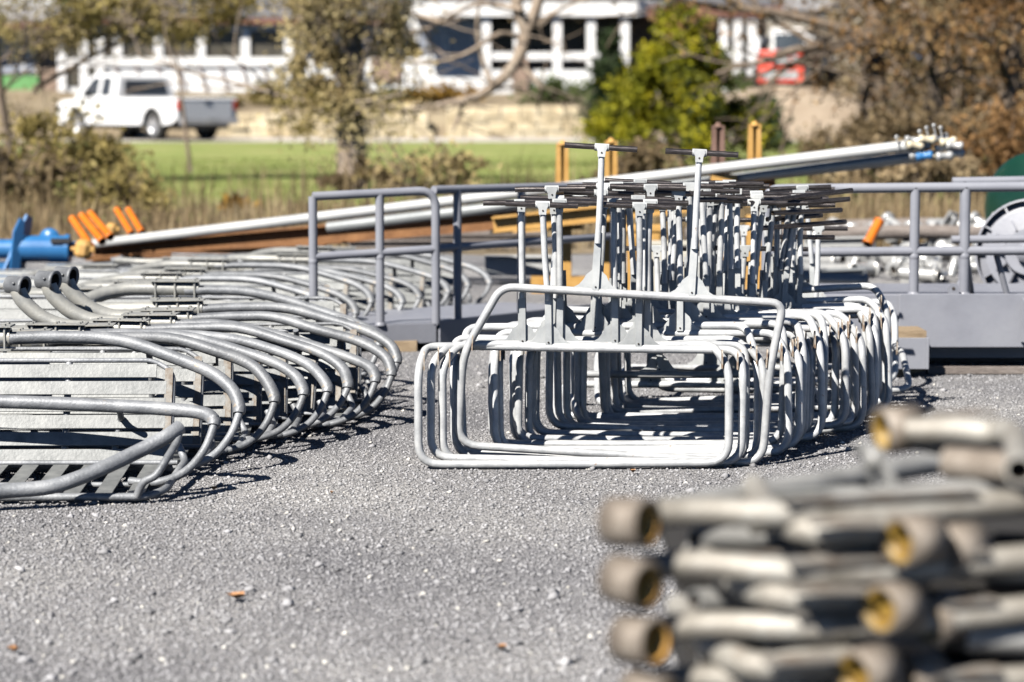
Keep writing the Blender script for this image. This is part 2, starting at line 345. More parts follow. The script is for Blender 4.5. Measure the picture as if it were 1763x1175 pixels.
for i in range(NF):
    q = i / (NF - 1)
    Y = 8.03 + 1.52 * q
    tb = [(8.03, .208), (8.4, .46), (8.75, .63), (9.1, .81), (9.56, .985)]
    cx = next(a[1] + (b[1] - a[1]) * (Y - a[0]) / (b[0] - a[0]) for a, b in zip(tb, tb[1:]) if Y <= b[0] + 1e-6) + (U(-.04, .04) if i else 0)
    yaw = (U(-.07, .07) - .05 * q) if i else .005
    roll = U(-.015, .015) - (.045 * max(0, (q - .6) / .4) if i else 0)
    kz = .337 + U(-.012, .012) if i else .337
    tv = (U(-.03, .03), U(.05, .22), U(.04, .10)) if i else (-.01, .16, .058)
    pv = ((U(-.035, .035) if i > 3 else U(-.012, .012)) + (.11 if q > .7 else .02) * q, U(-.12, .12), 1) if i else (0, .01, 1)
    if i in (5, 9, 12): tv = (U(-.03, .03), .17, .10)
    zb = .0145 - roll * 0
    t = hanger_frame('tube_frame', 'pale tube frame with two dark-topped posts, %s from the front of the middle pile' % ORD[i], (cx, Y, .005 + abs(roll) * .5 + (.01 if i % 3 == 1 else 0)), yaw, roll, kz=kz, tvec=tv, pvec=pv, plen=.485 - .075 * max(0, q - .4) / .6, hw=.52 if i == 0 else U(.50, .53), jit=1.0 if i else .25)
# frame lifted on top, its two posts standing highest
Yh = 8.12
hanger_frame('tube_frame', 'tall-standing pale tube frame whose two dark-topped posts rise above the middle pile', (PX(1052, Yh), Yh, .02), -.045, .055, kz=.332, hw=.518, rw=.475, uvec=(0, .02, -.315), tvec=(.075, .0, .235), pvec=(.0, .04, 1), plen=.485, jit=.3)
# frames lying back on the ground inside the pile
for i, (Y, px, kz, tv, uv, yw) in enumerate([(9.75, 1290, .07, (0, .20, .05), (0, -.30, -.045), .03), (10.05, 1345, .17, (0, .2, .02), (.0, -.30, -.12), -.05), (9.45, 1190, .05, (0, .22, .03), (0, -.3, -.03), -.02), (10.3, 1335, .3, (0, .16, .05), (0, -.1, -.27), -.1), (9.15, 1215, .13, (0, .2, .03), (.02, -.30, -.10), .04), (9.6, 1250, .20, (.02, .18, .05), (0, -.26, -.17), -.06)]):
    hanger_frame('tube_frame', ['pale tube frame lying back on the gravel deep inside the middle pile', 'pale tube frame sunk low behind the middle pile with posts ending below the others', 'pale tube frame laid flattest inside the middle pile, shaded by the rest', 'pale tube frame at the very back of the middle pile beside the wood block', 'pale tube frame leaning flat, seen through the lower middle of the pile opening', 'pale tube frame half reclined in the shaded core of the middle pile'][i], (PX(px, Y), Y, .0145), yw, 0, kz=kz, tvec=tv, uvec=uv, pvec=(U(-.03, .08), .05, 1), hw=.51, jit=1)
# a few loose axles sticking out sideways
lo = [((1290, 349, 9.0), (1466, 327, 9.25)), ((1300, 356, 9.2), (1462, 342, 9.3)), ((1330, 366, 9.1), (1448, 361, 9.3)), ((1300, 393, 9.2), (1456, 381, 9.4)), ((1320, 377, 9.3), (1415, 370, 9.4)), ((1375, 533, 9.6), (1463, 527, 9.8)), ((1360, 545, 9.6), (1463, 537, 9.8)), ((1340, 407, 9.5), (1436, 408, 9.6))]
names = ['uppermost slanting', 'second slanting upper', 'short upper level', 'long slanting', 'half-hidden tilted', 'low level', 'lowest level', 'middle level']
for i, (a, b) in enumerate(lo):
    m = MB(); m.nmat = 2; A = W(*a); B = W(*b); mm = A.lerp(B, .5)
    m.tube([A - mm, B - mm], .0096, 12, hollow=True)
    o = m.obj('steel_rod', ['axle', 'dark_in'], None, loc=mm)
    tag(o, '%s dark steel rod thrust between posts of the middle pile' % names[i], 'rod', 'dark rods among the frame posts')

# ================================================================== slatted chairs
def slat_chair(front=False, V=0.0):
    rj = lambda a: U(-a, a) * V
    t = thing('slatted_chair', '', 'chair', (0, 0, 0), (0, 0, 0), 'slatted chairs laid in overlapping rows')
    L = -1.75; xr = -.19
    b0 = Vector((0, .08, .045)); b1 = Vector((0, .23, .365)); d = (b1 - b0).normalized(); n = Vector((1, 0, 0)).cross(d)
    H = (b1 - b0).length
    # backrest slats
    m = MB(); ns = 6
    for k in range(ns):
        h = (k + .5) / ns * H; inset = .035 if k == ns - 1 else 0
        c = b0 + d * h
        m.box((L / 2 + xr / 2 - inset / 2, c.y, c.z), (-(L - xr) - inset, .0045, H / ns * .80), Matrix((Vector((1, 0, 0)), n * -1, d)).transposed())
    m.obj('backrest', 'slat_galv', t, bevel=.0015)
    # side strip and rounded upper corner of the back frame
    m = MB()
    P = [Vector((xr + .02, b0.y, b0.z)) - d * .02, Vector((xr + .02, b1.y, b1.z)) - d * .03, Vector((xr - .05, b1.y, b1.z)) + d * .012, Vector((L, b1.y, b1.z)) + d * .012]
    m.tube([p - n * .012 for p in fillet(P, [0, .06, .03, 0], 5)], .0085, 8)
    m.tube([Vector((L, b0.y - .01, b0.z)), Vector((xr + .02, b0.y - .01, b0.z))], .0115, 8)
    for x in (-.52, -.95, -1.4):
        m.tube([Vector((x, b0.y + .03, b0.z)), Vector((x, b1.y + .02, b1.z))], .012, 8)
    m.obj('back_frame', 'chair_galv', t)
    m = MB(); m.bar(Vector((xr + .006, b0.y, b0.z)) - d * .01, Vector((xr + .006, b1.y, b1.z)) - d * .02, .026, .004, up=n); m.obj('edge_strip', 'rust_strip', t)
    # seat slats run from the back bar to the front bar
    dep = .47 if front else .30
    s0 = Vector((0, .05, .050)); s1 = Vector((0, .05 - dep, .022 if front else .03))
    m = MB(); x = xr - .03
    while x > L:
        m.bar(s0 + Vector((x, 0, 0)), s1 + Vector((x, 0, 0)), .052, .004); x -= .099
    m.obj('seat', 'slat_galv', t, bevel=.001)
    m = MB(); pth = fillet([Vector((L, s1.y - .012, s1.z)), Vector((xr + .01, s1.y - .012, s1.z)), Vector((xr + .06, s1.y + .06, s1.z + .01)), Vector((xr + .075, s0.y, s0.z + .01)), Vector((xr + .05, s0.y + .03, s0.z + .06))], [.03, .05, .05, .03, .02], 5)
    m.tube(pth, .0125, 8); m.tube([Vector((L, s0.y - .005, s0.z + .006)), Vector((xr + .05, s0.y - .005, s0.z + .006))], .009, 8)
    m.tube([Vector((L, s0.y - dep * .5, s1.z - .002)), Vector((xr + .05, s0.y - dep * .5, s1.z - .002))], .009, 8)
    m.obj('seat_frame', 'chair_galv', t)
    # thick bail tube that sweeps over and down to the arm end
    if front: B = [(-1.6, .05, .250), (-1.2, .04, .258), (-.75, .02, .262), (-.35, -.02, .252), (-.15, -.06, .245), (-.04, -.09, .236), (-.004, -.12, .218), (-.002, -.135, .20)]
    else:
        a_ = rj(.03); b_ = rj(.05)
        B = [(-.86, .05, .425), (-.62, .05, .432 + a_ * .3), (-.42 + b_, .04, .420 + a_), (-.25 + b_, .0 + rj(.02), .372 + a_), (-.11 + b_ * .5, -.045, .322 + a_), (-.035, -.09 + rj(.01), .272 + a_ * .5), (-.006, -.125, .222), (-.004, -.14, .195)]
    m = MB(); bp = catmull(B, 5); nb = len(bp)
    m.tube(bp, [.0222 - .003 * max(0, (i / nb - .85) / .15) for i in range(nb)], 14); m.obj('bail_tube', 'chair_galv', t)
    m = MB(); e = Vector(B[-1])
    ap = catmull([e + Vector((.0, .015, .03)), e, e + Vector((-.03, -.03, -.075)), e + Vector((-.085, -.075, -.135)), e + Vector((-.17, -.10, -.165)), e + Vector((-.26, -.07, -.165))], 5)
    m.tube(ap, [.017] * 3 + [.0135] * (len(ap) - 3), 10); m.obj('arm_tube', 'chair_galv', t)
    m = MB(); m.tube(catmull([(-.33, .03, .40 if not front else .25), (-.33, .10, .30 if not front else .2), (-.34, .15, .18), (-.36, .12, .06)], 4), .011, 8); m.obj('brace', 'chair_galv', t)
    if front: return t
    # hanger: clamp box, straight socket, gooseneck and collar
    m = MB(); m.nmat = 2
    hp = catmull([(-.80, .06, .43), (-.95, .06, .432), (-1.10, .06, .436), (-1.20, .055, .475), (-1.27, .05, .545), (-1.295, .05, .60)], 6)
    m.tube(hp, .0325, 14, hollow=True); hg = m.obj('hanger_tube', ['clamp_galv', 'dark_in'], t)
    m = MB(); m.box((-.90, .06, .470), (.215, .085, .006)); m.box((-.90, .06, .390), (.215, .085, .006))
    for x in (-.985, -.90, -.815):
        for y in (.028, .092): m.lathe([(0, .09), (.007, .09), (.007, .082), (.0045, .082), (.0045, 0), (.007, 0), (.007, -.008), (0, -.008)], (x, y, .389), (0, 0, 1), 6, False)
    m.obj('clamp_plate', 'clamp_galv', t)
    m = MB(); m.nmat = 2
    o = Vector((-1.30, .05, .622)); ax = Vector((1, -.28, -.06)).normalized()
    m.lathe([(.030, -.034), (.040, -.034), (.040, .028), (.045, .028), (.045, .040), (.036, .040), (.031, .036)], o, ax, 22)
    m.lathe([(.031, .036), (.030, -.034)], o, ax, 22, mi=1); m.lathe([(.0305, -.01), (0, -.01)], o, ax, 22, mi=1)
    m.lathe([(0, .010), (.006, .010), (.006, 0)], o + Vector((0, -.036, .01)), (0, -1, .1), 8)
    m.obj('collar', ['chair_galv', 'dark_in'], hg)
    return t
def tuck(q):
    """hanger folded down behind the chair"""
    for h in kids(q):
        if h.name.startswith('hanger_tube'): h.rotation_euler = (random.choice([-1.75, 1.9]), 0, 0); sgn = h.rotation_euler.x; c_, s_ = math.cos(sgn), math.sin(sgn); h.location = (0, .06 - (.06 * c_ - .432 * s_), .432 - (.06 * s_ + .432 * c_))
# front row: arm ends placed on the gravel going away
row = [(372, 858), (418, 818), (475, 789), (522, 773), (566, 761), (606, 751), (655, 741), (681, 728), (687, 706), (656, 672)]
fr = slat_chair(True)
fr.location = (PX(372, 7.78), 7.78, 0.0); fr.rotation_euler = (0, 0, .02); fr['label'] = 'slatted chair nearest the camera, low straight bail over its bare back slats'
proto = slat_chair()
for i, (px, py) in enumerate(row[1:]):
    Y = GY(py) + .16; loc = (PX(px, Y), Y, U(0, .008)); rot = (U(-.04, .04), U(-.02, .015), U(-.07, .07))
    lab = 'grey slatted chair with swept bail tube, %s from the front of the near row' % ORD[i + 1]
    if i == 0: proto.location = loc; proto.rotation_euler = (0, 0, 0); proto['label'] = lab
    else:
        q = slat_chair(V=1.0); q.location = loc; q.rotation_euler = rot; q['label'] = lab; q.scale = (1, 1, [1, 1, .93, .88, .86, .84, .88, .90, .92, .95][i + 1])
        if i not in (4, 5, 6): tuck(q)
# rear row
for i in range(11):
    q = i / 10; px = 455 + 392 * q; py = 640 - 108 * q ** .9
    if i == 10: px, py = 838, 536
    Y = GY(py) + .16
    _q = dup(proto, (PX(px, Y) + U(-.03, .03), Y, U(0, .02)), (U(-.05, .03), U(-.02, .02), U(-.08, .05)), 'blurred grey slatted chair, %s from the near end of the rear row' % ORD[i], 'slatted chairs laid in the rear row'); _q.scale = (1, 1, U(.66, .8)); tuck(_q)
# far chairs lying beyond, seen at the edge as flat slatted backs
for i, (px, Y, rz) in enumerate([(300, 12.6, .03), (430, 14.2, -.04), (560, 14.9, .05)]):
    _q = dup(proto, (PX(px, Y), Y, .0), (.05, 0, rz), ['grey slatted chair behind the rear row, nearest to the blue winch', 'grey slatted chair in a loose heap between rear row and brown beam', 'grey slatted chair farthest back, below the long alloy pipes'][i], 'slatted chairs laid behind the rear row'); _q.scale = (1, 1, .55); tuck(_q)
# bent arm tube crossing the nearest chair
t = thing('bent_arm_tube', 'thick bent grey tube sweeping across the nearest chair seat', 'tube', (PX(150, 7.35), 7.35, 0))
o0 = Vector(t.location)
pts = [W(-160, 868, 7.1), W(-60, 858, 7.18), (W(0, 850, 7.22)), W(80, 842, 7.25), W(155, 816, 7.3), W(232, 780, 7.38), W(280, 755, 7.42), W(305, 738, 7.46)]
m = MB(); m.tube([p - o0 for p in catmull(pts, 5)], .0235, 14); m.obj('tube_bend', 'chair_galv', t)
pts = [W(305, 738, 7.46), W(298, 765, 7.42), W(280, 795, 7.36), W(262, 822, 7.33), W(240, 835, 7.33), W(228, 860, 7.34)]
m = MB(); m.tube([p - o0 for p in catmull(pts, 5)], .0125, 10); m.obj('tube_leg', 'chair_galv', t)
pts = [W(365, 728, 7.6), W(352, 765, 7.55), W(335, 805, 7.45), W(312, 818, 7.42), W(285, 850, 7.4)]

# ================================================================== grey platforms
def rail_panel(par, a, b, zt, zm, zb, posts, r=.0225, corner=None, hook=.09, mid_end=None):
    """a->b plan points; top and mid rails and the posts at fractions; corner: 'a','b','ab' rounded down"""
    a = Vector((*a, 0)); b = Vector((*b, 0)); m = MB()
    def P(f, z): p = a.lerp(b, f); return Vector((p.x, p.y, z))
    pts = [P(0, zt[0]), P(1, zt[1])]; rr = [0, 0]
    if 'a' in (corner or ''): pts = [P(0, zb)] + pts; rr = [0] + [hook] + rr[1:]
    if 'b' in (corner or ''): pts = pts + [P(1, zb)]; rr = rr[:-1] + [hook, 0]
    m.tube(fillet(pts, rr, 6), r, 14); m.obj('top_rail', 'grey_paint', par)
    m = MB(); m.tube([P(0, zm[0]), P(1 if mid_end is None else mid_end, zm[1])], r * .95, 14); m.obj('mid_rail', 'grey_paint', par)
    for f in posts:
        m = MB(); z = zt[0] + (zt[1] - zt[0]) * f; m.tube([P(f, zb), P(f, z)], r, 14); m.lathe([(r, .016), (r * 1.22, .010), (r * 1.3, 0)], P(f, zb), (0, 0, 1), 14); m.lathe([(r, -.012), (r * 1.12, -.004), (r * 1.12, .004), (r, .012)], P(f, zm[0] + (zm[1] - zm[0]) * f - r * 1.05), (0, 0, 1), 14); m.obj('post', 'grey_paint', par)
# left platform
c = Vector((-.377, 11.93)); e = Vector((-.965, 11.72)); f = Vector((.56, 13.07))
t = thing('railed_platform', 'grey painted platform with tubular railing standing behind the near row of slatted chairs', 'platform', (c.x, c.y, 0))
L_ = lambda v: (v.x - c.x, v.y - c.y)
rail_panel(t, L_(e), L_(c), (.768, .79), (.475, .50), .13, [0, .54], r=.0215, corner='b')
rail_panel(t, (-.01, .03), L_(f), (.79, .775), (.50, .50), .13, [.12, .46, .99], r=.0215, corner='')
m = MB(); m.bar((L_(e)[0], L_(e)[1], .085), (0, 0, .085), .02, .10); m.obj('end_plate', 'grey_paint', t, bevel=.003)
m = MB(); m.bar((.012, .004, .085), (L_(f)[0], L_(f)[1], .085), .02, .12); m.obj('side_beam', 'grey_paint', t, bevel=.003)
dk = f - c; m = MB(); e2 = L_(e)
m.prism([(e2[0], e2[1] + .02), (0, .02), (dk.x, dk.y), (dk.x - .6, dk.y + .3), (e2[0] - .05, e2[1] + .9)], (0, 0, .11), (1, 0, 0), (0, 1, 0), .012); m.obj('deck', 'grey_paint', t)
o = MB(); o.box((0, 0, 0), (.16, .14, .05)); o.box((.004, .002, -.026), (.15, .145, .003))
o = o.obj('wood_block', 'wood', None, bevel=.004, loc=(PX(690, 11.9), 11.9, .0265)); tag(o, 'short brown wood block under the corner of the chair-side platform', 'wood block')
# right platform
Yr = 11.0; xl = PX(1320, Yr)
t = thing('railed_platform', 'grey painted platform on a deep side beam, railed, beyond the middle frame pile', 'platform', (xl, Yr, 0), (0, 0, 0))
def X_(px, Y=Yr): return PX(px, Y) - xl
zt = PZ(325, Yr)
rail_panel(t, (0, 0), (2.2, .0), (zt, PZ(317, Yr)), (PZ(434, Yr), PZ(428, Yr)), PZ(508, Yr), [X_(1575) / 2.2, X_(1662) / 2.2, .82, .98], r=.0225, corner='a', hook=.06)
zb0, zb1 = PZ(591, Yr - .02), PZ(506, Yr - .02)
m = MB(); m.box((1.15, -.03, (zb0 + zb1) / 2), (2.6, .03, zb1 - zb0)); m.obj('side_beam', 'grey_paint', t, bevel=.004)
m = MB(); m.box((1.35, -.052, (zb0 + zb1) / 2 - .006), (1.5, .012, zb1 - zb0 + .02)); m.obj('cover_plate', 'grey_paint', t, bevel=.003)
m = MB(); m.box((1.25, .5, zb1 - .035), (2.3, 1.0, .012)); m.obj('deck', 'grey_paint', t)
m = MB(); m.box((1.15, 1.02, (zb0 + zb1) / 2 - .03), (2.4, .03, .16)); m.obj('rear_beam', 'grey_paint', t, bevel=.004)
lug = MB(); lo_ = [(-.024, 0), (.024, 0), (.024, .03)] + [(.024 * math.cos(a * .3927), .03 + .024 * math.sin(a * .3927)) for a in range(1, 8)] + [(-.024, .03)]
lug.prism(lo_, (X_(1640), -.05, zb1 - .002), (1, 0, 0), (0, 0, 1), .012); lug.lathe([(0, .0), (.008, .0)], (X_(1640), -.058, zb1 + .028), (0, -1, 0), 12, mi=1)
lug.obj('lifting_lug', ['grey_paint', 'dark_in'], t)
m = MB(); xg = X_(1757); m.prism([(0, -.1), (0, .09), (.012, .1), (.06, .06), (.06, -.1)], (xg, -.066, (zb0 + zb1) / 2), (.25, -1, 0), (0, 0, 1), .008); m.obj('stiffener', 'grey_paint', t)
rail_panel(t, (X_(1662) + .12, 1.0), (2.2, 1.0), (zt, zt + .02), (PZ(434, Yr), PZ(428, Yr)), zb1 - .03, [.05, .6], r=.021, corner='')
m = MB(); m.tube([(X_(1668), .05, PZ(440, Yr)), (X_(1700), .35, zb1 - .02)], .014, 10); m.tube([(X_(1720), .05, PZ(438, Yr)), (X_(1745), .1, zb1 - .02)], .014, 10); m.obj('brace', 'grey_paint', t)
# under-frame seen below the beam
m = MB(); m.box((X_(1594) + .75, .12, PZ(603, Yr + .1)), (1.5, .03, .075)); m.obj('skid_rail', 'grey_paint', t)
m = MB(); yb = 10.72
ob = m; ob.prism([(0, 0), (.16, .03), (.16, .21), (0, .21)], (0, 0, 0), (1, 0, 0), (0, 0, 1), .22)
o = ob.obj('wood_cribbing', 'wood', None, bevel=.004, loc=(PX(1537, yb), yb + .12, .0)); 
o.data.transform(Matrix.Translation((0, 0, .0))); tag(o, 'brown wood block carrying the beam beside the middle frame pile', 'wood block')
m = MB(); m.box((0, 0, .0), (.012, .24, .14)); m.box((-.1, -.11, 0), (.19, .012, .14)); o = m.obj('bracket_plate', 'grey_paint', None, bevel=.002, loc=(PX(1600, yb), yb + .1, .11)); tag(o, 'bent grey bracket plate standing against the wood block under the beam', 'bracket')
for i, (x0, x1, Y, z) in enumerate([(1590, 1763, 11.35, .02), (1600, 1800, 10.85, .02)]):
    m = MB(); m.bar((PX(x0, Y), Y, z), (PX(x1, Y), Y, z), .05, .03); o = m.obj('skid_timber', 'old_log'); tag(o, ['dark flat timber on gravel under the deep beam platform', 'second dark flat timber, nearer edge of the beam platform'][i], 'timber', 'timbers under the platform')
# ================================================================== green tank, spoked wheel
Yt = 14.2
t = thing('storage_tank', 'dark green round steel tank lying behind the grey platform railing', 'tank', (PX(1775, Yt), Yt, 0))
r = 98 * Yt / F; zc = PZ(360, Yt); d = (.75, .65, 0)
m = MB(); prof = [(0, -.10)] + [(r * math.sin(a * math.pi / 16), -.10 * math.cos(a * math.pi / 16)) for a in range(1, 8)] + [(r, .0), (r, 1.6)] + [(r * math.cos(a * math.pi / 16), 1.6 + .10 * math.sin(a * math.pi / 16)) for a in range(1, 8)] + [(0, 1.7)]
m.lathe(prof, (0, 0, zc), d, 40); m.obj('shell', 'green_tank', t)
for k in (.3, 1.3):
    m = MB(); p = Vector(d).normalized() * k; m.box((p.x, p.y, (zc - r) / 2 + .03), (.5, .1, zc - r + .1), (0, 0, math.atan2(d[1], d[0]) + math.pi / 2)); m.obj('cradle', 'grey_paint', t)
m = MB(); m.lathe([(.0, .04), (.015, .04), (.015, 0)], Vector((0, 0, zc)) + Vector((-.24, -.22, -.02)), (-.75, -.65, 0), 12); m.obj('valve', 'fitting', t)
Yw = 12.9
t = thing('ribbed_wheel', 'large grey dished wheel with radial ribs leaning before the green tank', 'wheel', (PX(1775, Yw), Yw, 0))
rw_ = 92 * Yw / F; zw = PZ(435, Yw); ax = Vector((-.35, -1, .12)).normalized(); ce = Vector((0, 0, zw))
m = MB(); m.lathe([(.05, .10), (.12, .10), (.13, .06), (rw_ * .8, .045), (rw_ * .82, .0), (rw_, -.02), (rw_, -.05), (rw_ * .8, -.03), (.05, 0)], ce, ax, 48, False); m.obj('disc', 'grey_paint', t)
m = MB(); m.lathe([(rw_ - .006, .03), (rw_ + .004, .03), (rw_ + .004, -.05), (rw_ - .006, -.05)], ce, ax, 48); m.obj('rim', 'grey_paint', t)
a0 = Vector((0, 0, 1)) - ax * ax.z; a0.normalize(); a1 = ax.cross(a0)
for k in range(12):
    an = k * math.pi / 6; dr = a0 * math.cos(an) + a1 * math.sin(an)
    m = MB(); m.prism([(.13, .02), (rw_ - .01, -.01), (rw_ - .01, .025), (rw_ * .7, .05), (.13, .11)], ce, dr, ax, .008); m.obj('rib', 'grey_paint', t)
m = MB(); m.lathe([(.0, .14), (.06, .14), (.06, -.05), (0, -.05)], ce, ax, 24); m.obj('hub', 'grey_paint', t)
for s in (-1, 1):
    m = MB(); m.bar(ce + Vector((.1 * s, .12, 0)), Vector((s * .24, .25, .0)), .05, .05); m.obj('stand_leg', 'grey_paint', t)
# ================================================================== long alloy pipes on trestles
def pipe(label, a, b, r, mt, group='long pipes resting on the trestles'):
    A = Vector(a); B = Vector(b); mm = A.lerp(B, .5); m = MB(); m.nmat = 2; m.tube([A - mm, mm - mm, B - mm], r, 18, hollow=True)
    o = m.obj('long_pipe', [mt, 'dark_in'], None, loc=mm); tag(o, label, 'pipe', group); return o
pipe('upper long white pipe sloping up across the trestles', W(160, 420, 16.6), W(1600, 246, 14.6), .034, 'white_pipe')
pipe('lower long alloy pipe just under the white one, ending at hose fittings', W(565, 391, 16.2), W(1590, 268, 14.7), .036, 'pipe_grey')
# cluster of hose fittings at the high end
bz = W(1600, 256, 14.6)
t = thing('pipe_fitting_cluster', 'cluster of white, tan and blue couplings on the high pipe ends', 'couplings', bz)
cols = ['fitting', 'fitting_tan', 'fitting', 'fitting_tan', 'blue', 'fitting', 'fitting_tan', 'fitting', 'fitting', 'fitting_tan', 'fitting', 'fitting']
pos = [(-30, -14), (-8, -16), (18, -16), (-28, -6), (-12, 12), (22, -2), (30, -12), (44, 8), (40, -6), (-2, 12), (22, 12), (-22, 10)]
for i, (cx_, (dx, dy)) in enumerate(zip(cols, pos)):
    k = 14.6 / F; c_ = Vector((dx * k, U(-.04, .04), -dy * k)); m = MB()
    m.lathe([(0, -.05), (.024, -.05), (.028, -.03), (.022, -.02), (.022, .02), (.028, .03), (.024, .05), (0, .05)], c_, (1, U(-.2, .2), U(-.1, .2)), 14); m.obj('coupling', cx_, t)
for i, (dx, dy) in enumerate([(-58, -20), (-20, -30), (-8, -36), (4, -40), (16, -36), (28, -24), (-40, -18)]):
    k = 14.6 / F; m = MB(); c_ = Vector((dx * k, U(-.04, .04), -dy * k)); m.tube([c_ - Vector((-.01, 0, .05)), c_ - Vector((0, 0, .012))], .005, 8)
    m.lathe([(.004, -.008), (.011, -.008), (.013, 0), (.011, .008), (.004, .008)], c_, (.3, -1, .1), 14); m.obj('eye_bolt', 'fitting', t)
# brown beam under the pipes
def beam(name, label, cat, a, b, w, h, mt, group=None, fl=.012):
    A = Vector(a); B = Vector(b); mm = A.lerp(B, .5); m = MB(); d_ = (B - A); u = Vector((0, 0, 1)); u = (u - d_.normalized() * u.dot(d_.normalized())).normalized()
    m.bar(A - mm, B - mm, w * .3, h - .002); 
    for s in (-1, 1): m.bar(A - mm + u * s * (h / 2 - fl / 2), B - mm + u * s * (h / 2 - fl / 2), w, fl)
    o = m.obj(name, mt, None, loc=mm); tag(o, label, cat, group); return o
beam('steel_beam', 'long rusty brown beam sloping under the white pipe', 'beam', W(160, 436, 16.7), W(900, 374, 16.2), .16, .13, 'brown_beam')
beam('steel_beam', 'rusty brown beam section high under the pipes beside the boxy ochre bracket', 'beam', W(1180, 334, 15.4), W(1335, 322, 15.3), .18, .19, 'brown_beam')
beam('steel_beam', 'short dark brown beam section behind the left-hand platform railing end', 'beam', W(960, 330, 15.8), W(1082, 326, 15.7), .16, .09, 'brown_beam')
beam('ochre_boom', 'long ochre painted boom running level behind the frame posts', 'boom', W(850, 386, 15.4), W(1320, 336, 15.2), .14, .10, 'ochre')
beam('ochre_boom', 'lower ochre boom lying behind the grey railing', 'boom', W(850, 398, 15.9), W(1000, 390, 15.4), .08, .03, 'ochre')
beam('ochre_boom', 'rounded ochre strip at the foot of the brown beam', 'boom', W(150, 444, 16.6), W(560, 424, 16.3), .10, .03, 'brown_beam')
# trestles: pairs of stakes in sockets
def trestle(label, px0, Y, stakes, mt, zfoot=0, sock=None):
    t = thing('stake_trestle', label, 'trestle', (PX(px0, Y), Y, 0))
    for (px, py0, py1, dy) in stakes:
        m = MB(); x = PX(px, Y) - t.location.x
        for s in (-1, 1):
            m.bar((x + s * .020, dy, max(.0, PZ(py1, Y))), (x + s * .014, dy, PZ(py0, Y)), .024, .05, up=(1, 0, 0))
        m.lathe([(0, .03), (.012, .028), (.03, 0)], (x, dy, PZ(py0, Y) - .01), (0, 0, 1), 10); m.obj('stake', 'ochre' if px == 1302 else mt, t)
    if sock:
        for (px, py0, py1, w) in sock:
            m = MB(); z0, z1 = PZ(py1, Y), PZ(py0, Y); m.box((PX(px, Y) - t.location.x, .02, (z0 + z1) / 2), (w, .12, z1 - z0)); m.obj('socket', 'ochre', t, bevel=.006)
    m = MB(); xa = [PX(s_[0], Y) - t.location.x for s_ in stakes]; m.box((sum(xa) / len(xa), 0, .05), (max(xa) - min(xa) + .4, .2, .1)); m.obj('foot_beam', 'ochre', t)
    for x in (min(xa), max(xa)):
        m = MB(); m.box((x, .03, PZ(400, Y) / 2 + .05), (.12, .10, PZ(340, Y) - .1)); m.obj('leg', 'ochre', t, bevel=.005)
    return t
trestle('ochre trestle with two forked stakes gripping the sloping pipes', 1010, 15.5, [(968, 246, 345, .0), (1053, 243, 345, .15)], 'ochre', sock=[(968, 318, 352, .07)])
trestle('trestle with a rusty and an ochre forked stake, high beside the pipes', 1265, 15.1, [(1235, 216, 300, .0), (1302, 214, 285, .16)], 'rust_post', sock=[(1245, 300, 340, .16)])
m = MB(); m.box((0, 0, .2), (.2, .12, .4)); m.box((0, 0, .42), (.26, .14, .04)); m.box((-.06, -.07, .2), (.03, .03, .36)); o = m.obj('ochre_pedestal', 'ochre', None, bevel=.006, loc=(PX(1108, 15.0), 15.0, .02)); tag(o, 'ochre pedestal standing between the crowded frame posts', 'pedestal')
m = MB(); m.box((0, 0, .18), (.32, .2, .36)); m.box((0, 0, .37), (.34, .22, .02)); m.box((.05, -.103, .22), (.18, .006, .2)); o = m.obj('beige_box', 'beige', None, bevel=.006, loc=(PX(1150, 14.6), 14.6, .0)); tag(o, 'beige steel box half hidden behind the frame posts', 'box')
# white box girders lying beyond
for i, (x0, y0, x1, y1, Y, h, mt) in enumerate([(835, 458, 955, 458, 16.2, .12, 'white_pipe'), (1385, 419, 1490, 417, 16.6, .055, 'white_pipe'), (600, 422, 960, 420, 18.0, .05, 'old_log'), (1380, 478, 1490, 474, 15.8, .075, 'pipe_grey')]):
    A = W(x0, y0, Y); B = W(x1, y1, Y); mm = A.lerp(B, .5); m = MB(); m.bar(A - mm, B - mm, h, h); m.bar(A - mm + Vector((0, -.02, h * .5 + .008)), B - mm + Vector((0, -.02, h * .5 + .008)), h * 1.2, .014)
    o = m.obj('box_girder', mt, None, bevel=.004, loc=mm); tag(o, ['white box girder on the ground between platform and frame posts', 'thin white girder lying right below the slanted orange tube', 'grey timber girder far behind the slatted chairs', 'pale grey girder lying nearest the gravel by the loose fittings'][i], 'girder')
# logs
for i, (x0, y0, x1, y1, Y) in enumerate([(1420, 392, 1690, 386, 19.0), (1410, 402, 1700, 400, 18.4), (560, 408, 940, 400, 19.4), (1180, 405, 1420, 400, 19.2)]):
    A = W(x0, y0, Y); B = W(x1, y1, Y); mm = A.lerp(B, .5); m = MB(); m.tube([A - mm, (B - A) * .1 + Vector((0, .02, .01)), B - mm], [.06, .055, .05], 12)
    o = m.obj('log', 'old_log', None, loc=mm); tag(o, ['upper grey pole behind the loose fittings', 'lower grey pole behind the loose fittings', 'grey pole behind the brown beam', 'grey pole behind the rightmost frame posts'][i], 'pole', 'grey poles at the yard edge')
